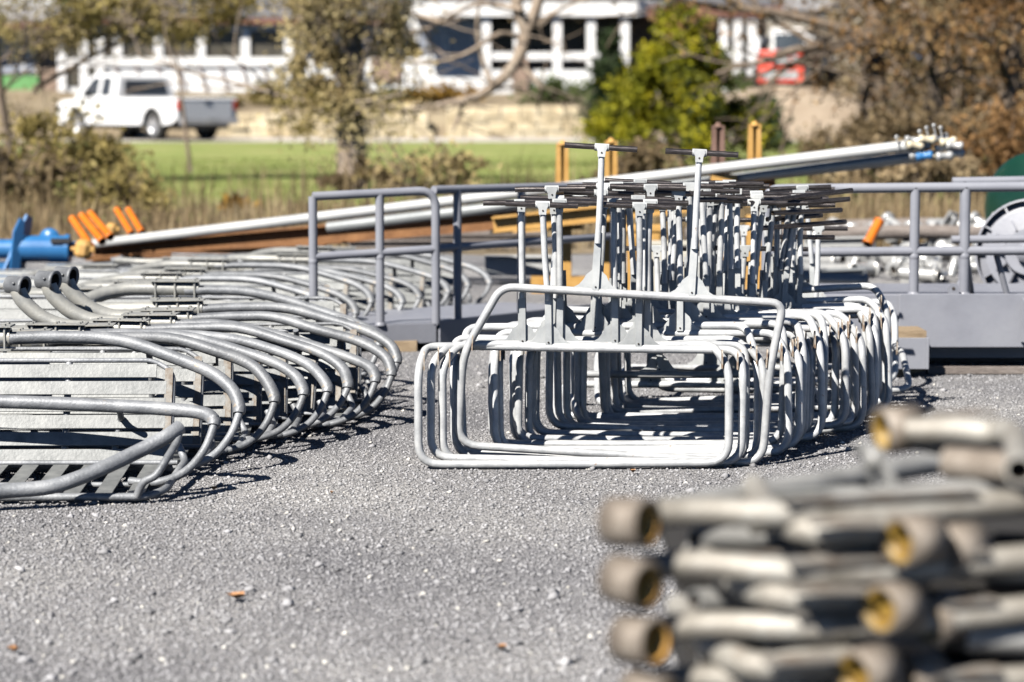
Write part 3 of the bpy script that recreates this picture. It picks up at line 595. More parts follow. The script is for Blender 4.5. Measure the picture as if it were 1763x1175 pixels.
# orange tubes
def otube(label, a, b, Y, r, group=None, dy=0):
    A = W(*a, Y); B = W(*b, Y + dy); mm = A.copy(); m = MB(); m.nmat = 2; m.tube([A - mm, B - mm], r, 16, hollow=True)
    m.lathe([(r * 1.001, .0), (r * 1.14, .0), (r * 1.14, .025), (r * 1.001, .025)], (0, 0, 0), (B - A), 16)
    m.lathe([(r * 1.001, .0), (r * 1.10, .0), (r * 1.10, .02), (r * 1.001, .02)], (B - A) * .92, (B - A), 16)
    o = m.obj('orange_tube', ['orange', 'dark_in'], None, loc=mm); tag(o, label, 'tube', group)
g = 'orange tubes beside the blue winch'
otube('orange tube nearest the blue winch, tilted', (158, 428), (124, 375), 15.9, .026, g, .25)
otube('middle of three bundled tilted orange tubes', (176, 415), (140, 370), 15.95, .026, g, .25)
otube('orange tube farthest from winch in the bundle of three', (190, 408), (155, 366), 16.05, .025, g, .25)
otube('shorter orange tube of the separate pair above the pipe end', (226, 402), (201, 360), 16.6, .023, g, .25)
otube('longer orange tube of the separate pair above the pipe end', (244, 400), (221, 360), 16.5, .023, g, .25)
otube('single orange tube leaning among the white fittings', (1494, 420), (1514, 380), 16.4, .034, None, .1)
# blue winch
Yb = 16.2
t = thing('blue_winch_drum', 'bright blue drum with a slanted flange plate at the yard edge', 'drum', (PX(70, Yb), Yb, 0))
k = Yb / F; zc = PZ(428, Yb); X0 = lambda px: PX(px, Yb) - PX(70, Yb)
m = MB(); m.lathe([(0, X0(-60)), (.065, X0(-60)), (.065, X0(22)), (.098, X0(28)), (.098, X0(34)), (.09, X0(34)), (.09, X0(112)), (.098, X0(112)), (.098, X0(120)), (.05, X0(120)), (.05, X0(132)), (0, X0(132))], (0, 0, zc), (1, 0, 0), 28, False); m.obj('drum', 'blue', t)
m = MB(); m.lathe([(0, -.01), (.07, -.01), (.07, .01), (0, .01)], (X0(85), 0, zc + .07), (0, 1, 0), 20); m.obj('ear', 'blue', t)
m = MB(); m.box((X0(108), -.075, zc + .06), (.13, .05, .03)); m.obj('slot', 'black', t)
m = MB(); m.prism([(-.04, -.2), (.03, -.2), (.08, .17), (.05, .19), (.0, .1)], (X0(28), -.1, zc + .02), (.6, .5, 0), (0, 0, 1), .02); m.prism([(-.16, -.16), (.1, -.17), (.15, .2), (.08, .22)], (X0(30), -.02, zc + .01), (.35, .9, 0), (.12, 0, 1), .018); m.obj('flange', 'blue', t)
m = MB(); m.box((X0(0), 0, (zc - .1) / 2), (.12, .2, zc - .08)); m.box((X0(100), 0, (zc - .1) / 2), (.12, .2, zc - .08)); m.obj('saddle', 'blue', t)
for i, (px, py, s_) in enumerate([(143, 428, .06), (192, 394, .042)]):
    m = MB(); m.lathe([(0, -s_), (s_ * .7, -s_), (s_, -s_ * .6), (s_, s_ * .5), (s_ * .6, s_), (0, s_)], (0, 0, 0), (.2, 0, 1), 10, False); m.box((s_ * .6, -s_ * .3, 0), (s_ * 1.4, s_ * .6, s_ * .6)); m.lathe([(0, .02), (.016, .02), (.016, -.1), (0, -.1)], (-s_, -.01, .0), (-1, 0, 0), 10)
    o = m.obj('ochre_casting', 'ochre', None, bevel=.008, loc=W(px, py, 15.7 + i * .6)); tag(o, ['knobbly ochre casting at the foot of three orange tubes', 'small ochre casting between the two groups of orange tubes'][i], 'casting')
# loose white fittings
def fitting_variant(v):
    t = thing('pipe_fitting', '', 'fitting', (0, 0, 0))
    m = MB()
    if v == 0:
        m.nmat = 2; m.tube([(-.17, 0, .06), (.17, .02, .06)], .036, 14, hollow=True); m.obj('barrel', ['fitting', 'dark_in'], t)
        m = MB(); m.lathe([(.03, -.02), (.055, -.02), (.055, .02), (.03, .02)], (.15, .02, .06), (1, 0, 0), 16); m.obj('flange', 'fitting', t)
    elif v == 1:
        m.tube(catmull([(-.08, 0, .02), (-.02, 0, .12), (.06, .02, .13), (.12, 0, .05)], 5), .028, 12); m.obj('elbow', 'fitting', t)
        m = MB(); m.box((.12, 0, .04), (.08, .08, .03)); m.obj('foot_plate', 'fitting', t)
    elif v == 2:
        m.box((0, 0, .03), (.16, .1, .02)); m.box((-.05, 0, .09), (.02, .09, .13)); m.box((.05, 0, .09), (.02, .09, .13)); m.obj('clevis', 'fitting', t)
        m = MB(); m.lathe([(0, -.07), (.016, -.07), (.016, .07), (0, .07)], (0, 0, .12), (1, 0, 0), 10); m.obj('pin', 'fitting', t)
    else:
        m.lathe([(0, -.03), (.05, -.03), (.07, -.012), (.05, 0), (.07, .012), (.05, .03), (0, .03)], (0, 0, .07), (.3, 1, .2), 18); m.obj('sheave', 'fitting', t)
        m = MB(); m.bar((0, -.03, .07), (.13, -.04, .03), .03, .012); m.obj('link', 'fitting', t)
    return t
fv = [fitting_variant(v) for v in range(4)]; used = [False] * 4
fg = 'loose galvanised fittings heaped on gravel beyond the railing'
flab = ['bright galvanised barrel fitting in the heap beyond the railing', 'bright bent elbow fitting in the heap beyond the railing', 'galvanised clevis with pin in the heap beyond the railing', 'small galvanised sheave in the heap beyond the railing']
n = 0
for i in range(66):
    q = R(); px = 1392 + 312 * q; py = U(436, 492) if R() < .75 else U(410, 440)
    if px < 1500 and py > 480: py -= 20
    Y = GY(max(py, 446)) + U(-.2, .2); z = 0 if py > 446 else U(.05, .16)
    z = max(0, U(-.02, .07)) + z
    v = [0, 1, 2, 3, 1, 2, 3][i % 7]; loc = (PX(px, Y), Y, z); rot = (U(-.5, .5), U(-.5, .5), U(0, 6.28))
    if not used[v]: fv[v].location = loc; fv[v].rotation_euler = rot; fv[v]['label'] = flab[v]; fv[v]['group'] = fg; used[v] = True
    else: dup(fv[v], loc, rot, flab[v], fg)
for i, (px, py, Y, rz, L_) in enumerate([(1425, 462, 16.2, .1, .34), (1440, 480, 15.6, -.05, .42), (1490, 462, 16.0, .7, .2), (1585, 470, 15.9, -.5, .26), (1400, 448, 16.5, .15, .3)]):
    m = MB(); m.nmat = 2; m.tube([(-L_ / 2, 0, 0), (L_ / 2, 0, -.012)], .042, 16, hollow=True); m.lathe([(.04, -.02), (.06, -.02), (.06, .0), (.04, .0)], (L_ / 2 - .01, 0, -.01), (1, 0, 0), 16)
    o = m.obj('pipe_sleeve', ['fitting' if i != 1 else 'pipe_grey', 'dark_in'], None, loc=W(px, py, Y)); o.rotation_euler = (0, 0, rz); tag(o, ['thick white sleeve resting on the heap next to the frame posts', 'long pale grey sleeve flat on gravel next to the frame posts', 'short steeply turned sleeve at the middle of the fitting heap', 'stubby sleeve beneath the railing post at the fitting heap', 'upper white sleeve behind the thick one by the frame posts'][i], 'sleeve')

# ================================================================== foreground stack of hanger arms
def hanger_arm(v):
    """origin at the collar; the arm runs to +x"""
    t = thing('hanger_arm', '', 'hanger arm', (0, 0, 0))
    m = MB(); m.nmat = 2
    if v == 0: P = [(.02, .045, .004), (.10, .035, .006), (.2, .0, .0), (.32, -.01, -.004), (.7, 0, 0), (1.5, .02, .0)]; rr = .0185
    else: P = [(-.015, .045, .004), (-.08, .045, .004), (-.12, .05, .0), (-.15, .07, .003), (-.17, .16, .0), (-.18, .4, 0)]; rr = .0185
    m.tube(catmull(P, 5), rr, 16, hollow=True); m.obj('arm_pipe', ['old_pipe', 'dark_in'], t)
    m = MB(); ax = Vector((.66, -.75, -.02)) if v == 0 else Vector((-.84, -.54, 0)); ax.normalize()
    m.lathe([(.0265, .030), (.0325, .030), (.0325, -.027), (.0265, -.027)], (0, 0, 0), ax, 28); m.obj('collar', 'collar', t)
    m = MB(); m.lathe([(.0266, .0285), (.0225, .0285), (.0215, -.025), (.0266, -.025)], (0, 0, 0), ax, 24); m.lathe([(.0215, .008), (0, .008)], (0, 0, 0), ax, 24)
    m.obj('bushing', 'amber_in' if v == 0 else 'yellow_in', t)
    if v == 0:
        m = MB(); m.box((.33, -.018, .018), (.26, .03, .005)); m.obj('side_strip', 'rust_strip', t)
    else:
        m = MB(); m.box((-.09, .0, .022), (.09, .034, .005)); m.obj('side_strip', 'rust_strip', t)
    return t
ga = 'hanger arms stacked in the blurred foreground'
A0 = hanger_arm(0); A1 = hanger_arm(1); u0 = u1 = False
def place(v, px, py, Y, rot, label):
    global u0, u1
    loc = W(px, py, Y)
    if v == 0 and not u0: A0.location = loc; A0.rotation_euler = rot; A0['label'] = label; A0['group'] = ga; u0 = True; return A0
    if v == 1 and not u1: A1.location = loc; A1.rotation_euler = rot; A1['label'] = label; A1['group'] = ga; u1 = True; return A1
    return dup(A0 if v == 0 else A1, loc, rot, label, ga)
Yf = 3.05
lay = ['top', 'second', 'third', 'fourth', 'fifth']
# outward collars at the left ends
for i, (px, py, ry, rz) in enumerate([(1085, 905, -.02, .12), (1088, 1010, -.05, .10), (1105, 1114, -.04, .08), (1120, 1215, -.03, .09)]):
    place(0, px, py, Yf, (U(-.2, .2), ry + U(-.03, .03), rz + U(-.05, .12)), 'weathered arm with open collar jutting leftmost, %s layer of the foreground stack' % lay[i])
# inward collars with yellow bushings
rights = [(1588, 936, 3.02), (1662, 950, 3.08), (1552, 1056, 3.02), (1632, 1072, 3.08), (1510, 1170, 3.0), (1595, 1180, 3.08)]
for i, (px, py, Y) in enumerate(rights):
    place(1, px, py, Y, (U(-.07, .05), U(-.06, .06), U(-.14, .14)), 'arm ending in a collar with yellow bushing, %s layer, %s of the pair' % (lay[i // 2 + 1], 'nearer' if i % 2 == 0 else 'farther'))
place(1, 1552, 742, 3.35, (0, .02, math.pi + .4), 'topmost arm of the foreground stack, yellow bushing facing the frame pile').rotation_euler = (0, .05, 2.9)
# pipes that fill the layers
def fpipe(label, a, b, Y0, Y1, r=.019, mt='old_pipe', mid=None):
    A = W(*a, Y0); B = W(*b, Y1); mm = A.lerp(B, .5); pts = [A - mm, Vector((0, 0, 0)), B - mm]
    if mid: pts = [A - mm] + [W(*q) - mm for q in mid] + [B - mm]
    m = MB(); m.nmat = 2; m.tube(catmull(pts, 5), r, 16, hollow=True)
    o = m.obj('arm_pipe_loose', [mt, 'dark_in'], None, loc=mm); o.name = 'steel_pipe'; tag(o, label, 'pipe', 'loose pipes in the blurred foreground stack')
fpipe('pale upper pipe bending down over the foreground stack', (1440, 880), (1800, 846), 3.1, 3.2, .0225, 'old_pipe_pale')
fpipe('long faint pipe reaching toward the frame pile from the stack', (1150, 882), (1620, 800), 3.3, 3.75, .018, 'old_pipe_pale')
fpipe('pale pipe under the topmost yellow collar', (1555, 745), (1810, 800), 3.35, 3.3, .022, 'old_pipe_pale')
fpipe('brown rusty pipe at the upper frame edge of the stack', (1640, 800), (1820, 815), 3.2, 3.1, .022, 'collar')
fpipe('dim pipe in the second gap of the stack', (1200, 935), (1420, 930), 3.35, 3.45, .018, 'old_pipe_pale')
fpipe('pale pipe beside the second pair of collars', (1690, 975), (1850, 985), 3.1, 3.1, .022, 'old_pipe_pale')
fpipe('pale pipe beside the third pair of collars', (1675, 1105), (1850, 1108), 3.1, 3.1, .022, 'old_pipe_pale')
fpipe('dim pipe in the third gap of the stack', (1200, 1045), (1420, 1032), 3.3, 3.4, .018, 'old_pipe_pale')
fpipe('dim pipe in the lowest gap of the stack', (1220, 1145), (1430, 1150), 3.3, 3.4, .018, 'old_pipe_pale')
fpipe('rusty brown pipe behind the second layer', (1430, 1000), (1600, 1010), 3.3, 3.4, .016, 'collar')
fpipe('rusty brown pipe behind the third layer', (1460, 1120), (1600, 1125), 3.3, 3.4, .016, 'collar')
fpipe('grey pipe crossing below the top layer', (1300, 905), (1700, 868), 3.35, 3.2, .018, 'old_pipe')
# bracket on top
t = thing('angle_bracket', 'pale grey bent bracket standing on the foreground stack', 'bracket', W(1520, 815, 3.15))
m = MB(); m.box((0, 0, .0), (.012, .07, .075), (0, -.45, .3)); m.box((.05, .02, -.03), (.11, .06, .008), (0, .2, .1)); m.obj('web', 'old_pipe_pale', t, bevel=.002)
m = MB(); m.lathe([(0, -.01), (.012, -.01), (.012, .01), (0, .01)], (-.01, -.02, .02), (-1, -.4, .2), 12); m.obj('boss', 'old_pipe_pale', t)
# flat strips between layers and timbers carrying them, coloured near-black as shade in the gaps
k = 0
for (px0, px1, py, Y, mt) in [(1250, 1600, 966, 3.15, 'rust_strip'), (1260, 1520, 1076, 3.15, 'rust_strip'), (1230, 1560, 990, 3.3, 'clamp_galv'), (1240, 1560, 1100, 3.3, 'clamp_galv'), (1280, 1500, 855, 3.4, 'clamp_galv')]:
    A = W(px0, py, Y); B = W(px1, py - 8, Y + .15); mm = A.lerp(B, .5); m = MB(); m.bar(A - mm, B - mm, .045, .007); m.bar(A - mm + Vector((.02, 0, -.012)), B - mm - Vector((.02, 0, .012)), .006, .02)
    o = m.obj('flat_bar', mt, None, loc=mm); tag(o, ['rust-streaked flat bar under the second collar layer', 'rust-streaked flat bar under the third collar layer', 'grey flat bar deeper under the second collar layer', 'grey flat bar deeper under the third collar layer', 'grey flat bar beneath the topmost pipes'][k], 'flat bar'); k += 1
for i in range(7):
    px0 = [1300, 1480, 1330, 1500, 1320, 1480, 1560][i]; py = [935, 940, 1035, 1040, 1130, 1140, 905][i]
    A = W(px0 + 40, py, 3.75); m = MB(); m.box((0, 0, 0), (.34, .5, .052)); o = m.obj('spacer_timber', 'gap_shade_timber', None, bevel=.004, loc=A); tag(o, '%s timber spacer coloured near-black as gap shade inside the foreground stack' % ['upper outer', 'upper inner', 'middle outer', 'middle inner', 'lower outer', 'lower inner', 'topmost'][i], 'timber', 'timber spacers in the stack')
m = MB()
for i in range(3): m.box((i * .28, 0, .26), (.12, .45, .52))
o = m.obj('pallet_stand', 'gap_shade_timber', None, bevel=.005, loc=(PX(1400, 3.8), 3.8, 0)); tag(o, 'timber stand coloured near-black as gap shade, carrying the foreground stack of arms', 'stand')
random.seed(23)
# ================================================================== ground
def sheet(name, pts, z, mt, label=None, kind='structure'):
    m = MB(); m._add([(x, y, z) for x, y in pts], [tuple(range(len(pts)))], False); o = m.obj(name, mt); o['kind'] = kind; return o
def rag(x0, x1, y, amp, step=.8):
    n = int(abs(x1 - x0) / step); return [(x0 + (x1 - x0) * i / n, y + U(-amp, amp)) for i in range(n + 1)]
sheet('ground', [(-400, -60), (400, -60), (400, 600), (-400, 600)], -.02, 'earth')
sheet('gravel_yard', [(-30, -4), (30, -4)] + rag(30, -30, 20.2, .5), 0, 'gravel')
sheet('lawn', rag(-50, 50, 24.5, .8, 1.5) + rag(50, -50, 70.0, .4, 2), .012, 'lawn')
sheet('driveway', rag(-60, 60, 68.6, .15, 2) + [(60, 76), (-60, 76)], .02, 'drive')
# terrace ground rising behind the drive
def grid(name, x0, x1, y0, y1, nx, ny, zf, mt, kind='structure'):
    vs = []; fs = []
    for j in range(ny + 1):
        for i in range(nx + 1):
            x = x0 + (x1 - x0) * i / nx; y = y0 + (y1 - y0) * j / ny; vs.append((x, y, zf(x, y)))
    for j in range(ny):
        for i in range(nx): a = j * (nx + 1) + i; fs.append((a, a + 1, a + nx + 2, a + nx + 1))
    m = MB(); m._add(vs, fs, True); o = m.obj(name, mt); o['kind'] = kind; return o
def terr(x, y):
    t = max(0, min(1, (y - 76.2) / 1.2)); s = t * t * (3 - 2 * t)
    base = .9 * s + max(0, (y - 78)) * .055
    if y > 110: base += (y - 110) * .12
    return base - .05 + .05 * math.sin(x * 1.3 + y * .7)
grid('terrace', -70, 70, 76, 112, 140, 36, terr, 'earth')
def hillz(x, y): return terr(x, 112) + (y - 112) * .22 + 1.2 * math.sin(x * .08) + .6 * math.sin(x * .31 + y * .2) - .5
grid('hill', -160, 160, 110, 230, 80, 40, hillz, 'hill')
# chips of stone scattered over the yard (nobody could count them)
def chips(name, n, xr, yr, smin, smax, mt, seed, dens=None):
    rg = np.random.default_rng(seed)
    y = 1 / (1 / yr[1] + (1 / yr[0] - 1 / yr[1]) * rg.random(n)); y = yr[0] + (yr[1] - yr[0]) * (rg.random(n) ** 1.35)
    x = (rg.random(n) * 2 - 1) * (y * .225 + .25)
    s = smin + (smax - smin) * rg.random(n) ** 3
    base = np.array([(1, 0, 0), (0, 1, 0), (-1, 0, 0), (0, -1, 0), (0, 0, 1), (0, 0, -1), (.7, .7, .35), (-.7, -.6, .4)], float)
    nv = 6; base = base[:6]
    v = base[None] * (1 + (rg.random((n, nv, 1)) - .5) * .7) * s[:, None, None]
    v[:, :, 2] *= .62
    a = rg.random(n) * 6.283; ca, sa = np.cos(a)[:, None], np.sin(a)[:, None]; b = (rg.random(n) - .5) * 1.2; cb, sb = np.cos(b)[:, None], np.sin(b)[:, None]
    X = v[:, :, 0] * cb - v[:, :, 2] * sb; Z = v[:, :, 0] * sb + v[:, :, 2] * cb; Y_ = v[:, :, 1]
    X2 = X * ca - Y_ * sa; Y2 = X * sa + Y_ * ca
    V = np.stack([X2 + x[:, None], Y2 + y[:, None], Z + (s * .22)[:, None]], -1).reshape(-1, 3)
    f = np.array([(0, 1, 4), (1, 2, 4), (2, 3, 4), (3, 0, 4), (1, 0, 5), (2, 1, 5), (3, 2, 5), (0, 3, 5)])
    Fc = (f[None] + (np.arange(n) * nv)[:, None, None]).reshape(-1)
    me = bpy.data.meshes.new(name); me.vertices.add(len(V)); me.vertices.foreach_set('co', V.reshape(-1).astype(np.float32))
    me.loops.add(len(Fc)); me.loops.foreach_set('vertex_index', Fc.astype(np.int32)); nf = len(Fc) // 3
    me.polygons.add(nf); me.polygons.foreach_set('loop_start', (np.arange(nf) * 3).astype(np.int32)); me.polygons.foreach_set('loop_total', np.full(nf, 3, np.int32))
    me.update(calc_edges=True); me.validate(); me.materials.append(M[mt]); o = bpy.data.objects.new(name, me); C.objects.link(o)
    return o
o = chips('gravel', 200000, (-1, 1), (4.2, 14.0), .0024, .0080, 'chip', 1); tag(o, 'loose grey crushed stone covering the yard', 'gravel', None, 'stuff')
o = chips('pale_gravel', 1500, (-1, 1), (4.2, 14.0), .003, .012, 'chip_pale', 2); tag(o, 'scattered pale stones among the grey gravel', 'gravel', None, 'stuff')
o = chips('coarse_gravel', 1500, (-1, 1), (4.2, 14.0), .008, .02, 'chip', 5); tag(o, 'larger grey stones mixed in the yard gravel', 'gravel', None, 'stuff')
# fallen leaves
for i, (px, py, s, a) in enumerate([(400, 1047, .028, .4), (8, 1142, .02, 1.2), (862, 1138, .018, 2.0), (1092, 822, .012, .2), (238, 858, .012, .9), (1702, 762, .012, 2.2), (362, 853, .014, .1), (568, 860, .009, 1.4)]):
    Y = GY(py); m = MB()
    ring = [(math.cos(k * .628) * s * (1 if k % 2 else .72), math.sin(k * .628) * s * .7 * (1 if k % 2 else .75)) for k in range(10)]
    vs = [(0, 0, .006)] + [(x, y, .012 + .35 * abs(y) + .2 * abs(x) * (k % 3)) for k, (x, y) in enumerate(ring)]; vs2 = [(x, y, z - .0012) for x, y, z in vs]
    m._add(vs, [(0, k + 1, (k + 1) % 10 + 1) for k in range(10)], False); m._add(vs2, [(0, (k + 1) % 10 + 1, k + 1) for k in range(10)], False)
    o = m.obj('fallen_leaf', 'dry_leaf', None, loc=(PX(px, Y), Y, .004)); o.rotation_euler = (0, 0, a)
    tag(o, ['largest curled tan leaf on the open gravel', 'pale leaf on the gravel at the lower corner', 'reddish leaf on gravel near the bottom edge', 'tiny leaf against the front bar of the frame pile', 'tiny leaf at the corner of the nearest slatted chair', 'tiny orange leaf on gravel behind the foreground stack', 'small pale leaf on gravel off the second slatted chair', 'small orange leaf on gravel between the two piles'][i], 'leaf', 'fallen leaves')

# ================================================================== vegetation
def leaves(name, n, fn, s0, s1, mt, parent=None, kind=None, flat=False, seed=0):
    rg = np.random.default_rng(seed); P = np.array([fn() for _ in range(n)], float)
    s = s0 + (s1 - s0) * rg.random(n)
    a = rg.normal(size=(n, 3)); a /= np.linalg.norm(a, axis=1)[:, None]
    b = rg.normal(size=(n, 3)); b -= a * (a * b).sum(1)[:, None]; b /= np.linalg.norm(b, axis=1)[:, None]
    a *= s[:, None]; b *= (s * .55)[:, None]
    V = np.stack([P - a, P + b, P + a, P - b], 1).reshape(-1, 3)
    me = bpy.data.meshes.new(name); me.vertices.add(len(V)); me.vertices.foreach_set('co', V.reshape(-1).astype(np.float32))
    me.loops.add(n * 4); me.loops.foreach_set('vertex_index', np.arange(n * 4, dtype=np.int32)); me.polygons.add(n)
    me.polygons.foreach_set('loop_start', (np.arange(n) * 4).astype(np.int32)); me.polygons.foreach_set('loop_total', np.full(n, 4, np.int32)); me.update(calc_edges=True)
    me.materials.append(M[mt]); o = bpy.data.objects.new(name, me); C.objects.link(o)
    if parent: o.parent = parent
    if kind: o['kind'] = kind
    return o
def limb(m, p, d, ln, r, depth, tips, spread=.55, up=.1):
    n = 5; pts = [p]; q = p.copy(); dd = d.normalized()
    for i in range(n):
        dd = (dd + Vector((U(-1, 1), U(-1, 1), U(-1, 1))) * .16 + Vector((0, 0, up * .3))).normalized(); q = q + dd * ln / n; pts.append(q.copy())
        if depth <= 1: tips.append(q.copy())
    m.tube(pts, [r * (1 - .5 * i / n) for i in range(n + 1)], 6 if r < .08 else 10, caps=False)
    if depth <= 0: return
    for k in range(random.choice([2, 3, 3])):
        i = random.choice([3, 4, 5]); nd = (dd + Vector((U(-1, 1), U(-1, 1), U(-.6, 1))) * spread).normalized()
        limb(m, pts[i], nd, ln * U(.55, .8), r * .5, depth - 1, tips, spread, up)
def tree(label, loc, trunks, mt_leaf, n, ls, depth=3, bark='bark', spread=.7, clump=.5, name='autumn_tree', up=.1, keep=None, extra=None, lr=.45):
    t = thing(name, label, 'tree', loc); tips = []
    m = MB()
    for (base, d, ln, r, lm) in trunks:
        P = [Vector(base)]; dd = Vector(d).normalized()
        for i in range(6): dd = (dd + Vector((U(-1, 1), U(-1, 1), 0)) * .06).normalized(); P.append(P[-1] + dd * ln / 6)
        m.tube([P[0] - Vector((0, 0, .1))] + P, [r * 1.35] + [r * (1.15 - .55 * i / 6) for i in range(7)], 14, caps=False)
        for k in range(lm):
            i = random.choice([3, 4, 5, 6]); an = U(0, 6.28); nd = Vector((math.cos(an), math.sin(an), U(.0, .8)))
            limb(m, P[i], nd, ln * U(.5, .8), r * lr, depth, tips, spread, up)
    m.obj('trunk', bark, t)
    if keep: tips = [q for q in tips if keep(q)] or tips
    if n:
        w = [random.random() ** 2 + .1 for _ in tips]
        idx = random.choices(range(len(tips)), w, k=n); it = iter(idx)
        def fn():
            q = tips[next(it)]; c = clump; return (q.x + random.gauss(0, c), q.y + random.gauss(0, c), q.z + random.gauss(0, c * .7))
        leaves('crown', n, fn, ls * .6, ls * 1.4, mt_leaf, t, seed=int(abs(loc[0] * 10)))
    if extra: extra(t)
    return t
def lobes_crown(specs, ls):
    def ex(t):
        for j, (x0, x1, z0, z1, nl, n, mt_) in enumerate(specs):
            L = [(U(x0, x1), U(-.6, .6), U(z0, z1), U(.06, .2)) for _ in range(nl)]
            def fn():
                l = random.choice(L); return (l[0] + random.gauss(0, l[3]), l[1] + random.gauss(0, l[3]), l[2] + random.gauss(0, l[3] * .8))
            leaves('outer_foliage', n, fn, ls * .5, ls * 1.5, mt_, t, seed=int(x1 * 100) + j)
            m = MB()
            for l in L:
                q = random.choice(L); m.tube(catmull([l[:3], ((l[0] + q[0]) / 2 + U(-.1, .1), (l[1] + q[1]) / 2, (l[2] + q[2]) / 2 + U(-.05, .15)), q[:3]], 3), .010, 5, caps=False)
            m.obj('twigs', 'bark_pale', t)
    return ex
# tree by the lawn, pale trunk, sparse tan crown reaching over the picture's upper left
Ya = 33.0; xa = PX(607, Ya)
tree('autumn tree with ridged trunk standing on the lawn, sparse tan crown', (xa, Ya, 0), [((0, 0, 0), (-.02, 0, 1), 2.3, .20, 5), ((-.05, .1, 1.5), (-.62, .1, 1), 1.6, .12, 5)], 'leaf_tan', 12000, .032, 3, 'bark_pale', .8, .30, up=.1, lr=.2, keep=lambda q: q.z > .6 and abs(q.x + .05) < .95, extra=lobes_crown([(-.95, .85, 1.15, 2.9, 46, 9000, 'leaf_tan'), (-.9, .5, .75, 1.4, 12, 1500, 'leaf_olive')], .034))
Yb2 = 36.0
tree('olive-leaved autumn tree spreading in front of the pickup and house', (PX(60, Yb2), Yb2, 0), [((-.35, 0, 0), (-.02, 0, 1), 2.6, .07, 5), ((.0, .2, 1.4), (1.0, 0, .55), 2.2, .035, 5), ((-.6, .1, 0), (-.3, 0, 1), 2.2, .07, 3)], 'leaf_olive', 8500, .034, 3, 'bark', .9, .30, up=.05, lr=.3, keep=lambda q: q.z > 2.25 or (q.x < -.1 and q.z > .3), extra=lobes_crown([(.2, 3.5, 2.2, 3.0, 60, 9500, 'leaf_olive'), (-.6, 1.1, 1.9, 2.5, 10, 1200, 'leaf_tan')], .034))
tree('thin olive sapling before the long white window wall', (PX(330, 40), 40, 0), [((0, 0, 0), (-.1, 0, 1), 3.0, .03, 5)], 'leaf_olive', 2400, .034, 2, 'bark', .9, .34, up=.15, name='sapling', keep=lambda q: q.z > 2.3)
# bare-limbed tree whose pale branches cross the porch
tt = thing('bare_tree', 'leafless tree with pale crooked limbs across the white porch', 'tree', (PX(905, 44), 44, 0))
m = MB(); k_ = 44 / F; xo = PX(905, 44)
def WB(px, py, dy=0): v = W(px, py, 44 + dy); return Vector((v.x - xo, v.y - 44, v.z))
m.tube(catmull([WB(700, 190, .5), WB(800, 172, .2), WB(850, 150), WB(890, 105), WB(905, 60), WB(890, 10), WB(900, -60)], 5), [.03 + .006 * i if i < 14 else .11 for i in range(31)], 10)
m.tube(catmull([WB(890, 105), WB(905, 60), WB(925, 10), WB(935, -50)], 4), .10, 10)
for P in ([(900, 70), (860, 60), (800, 95), (720, 110), (640, 80), (560, 10)], [(900, 20), (820, 10), (740, 50), (690, 60)], [(760, 40), (690, 25), (620, 40)], [(850, 150), (830, 100), (822, 30), (840, -30)], [(890, 105), (930, 150), (925, 185)], [(700, 190), (620, 180), (540, 195)], [(800, 172), (790, 200), (780, 225)], [(905, 60), (960, 20), (1040, -10)]):
    pp = catmull([WB(*q, U(-.4, .4)) for q in P], 4); m.tube(pp, [.05 - .03 * i / len(pp) for i in range(len(pp))], 8)
    for _ in range(5):
        q = random.choice(pp); tips = []; limb(m, q, Vector((U(-1, 1), U(-.5, .5), U(-.6, .8))), U(.5, 1.1), .018, 1, tips, .8, 0)
m.tube(catmull([WB(905, -60, .3), WB(915, 60, .4), WB(905, 160, .5), WB(900, 290, .5)], 4), [.10, .10, .11, .11, .12, .12, .13, .13, .13, .13, .14, .14, .15], 10) if False else None
m.obj('trunk', 'bark_pale', tt)
# conifer
def conifer(label, px, Y, zb, w, h, n, mts, name='conifer', lean=0, ls=.10):
    t = thing(name, label, 'tree', (PX(px, Y), Y, zb)); m = MB(); m.tube([(0, 0, 0), (0, 0, h * .9)], [.14, .03], 8); m.obj('trunk', 'bark', t)
    lobes = []
    for i in range(80):
        f = R() ** 1.1; an = U(0, 6.28); rr = w * (1 - f) ** .95 * U(.3, 1.05) + .05; lobes.append((math.cos(an) * rr + lean * f, math.sin(an) * rr, h * (.04 + .93 * f) + rr * .12, U(.09, .24) * (1.15 - f * .6)))
    def mk(sel):
        L = [l for l in lobes if sel(l)] or lobes
        def fn():
            l = random.choice(L); return (l[0] + random.gauss(0, l[3]), l[1] + random.gauss(0, l[3]), max(.03, l[2] + random.gauss(0, l[3] * .75)))
        return fn
    leaves('crown', n, mk(lambda l: True), ls * .5, ls * 1.3, mts, t, seed=int(px))
    if n > 9000: leaves('shade_side_foliage', n // 5, mk(lambda l: l[0] > .1), ls * .5, ls * 1.2, 'leaf_dark', t, seed=int(px) + 1)  # dark needles on the right side paint the crown's shaded half
    return t
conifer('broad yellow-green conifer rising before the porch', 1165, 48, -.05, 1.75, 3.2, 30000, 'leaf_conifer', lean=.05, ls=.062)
conifer('dark green narrow juniper between porch and yellow conifer', 1048, 66, 0, .7, 3.0, 5000, 'leaf_dark', 'juniper')
conifer('small dark green shrub tucked beside the yellow conifer', 1310, 58, 0, .55, 1.3, 1600, 'leaf_dark', 'juniper')
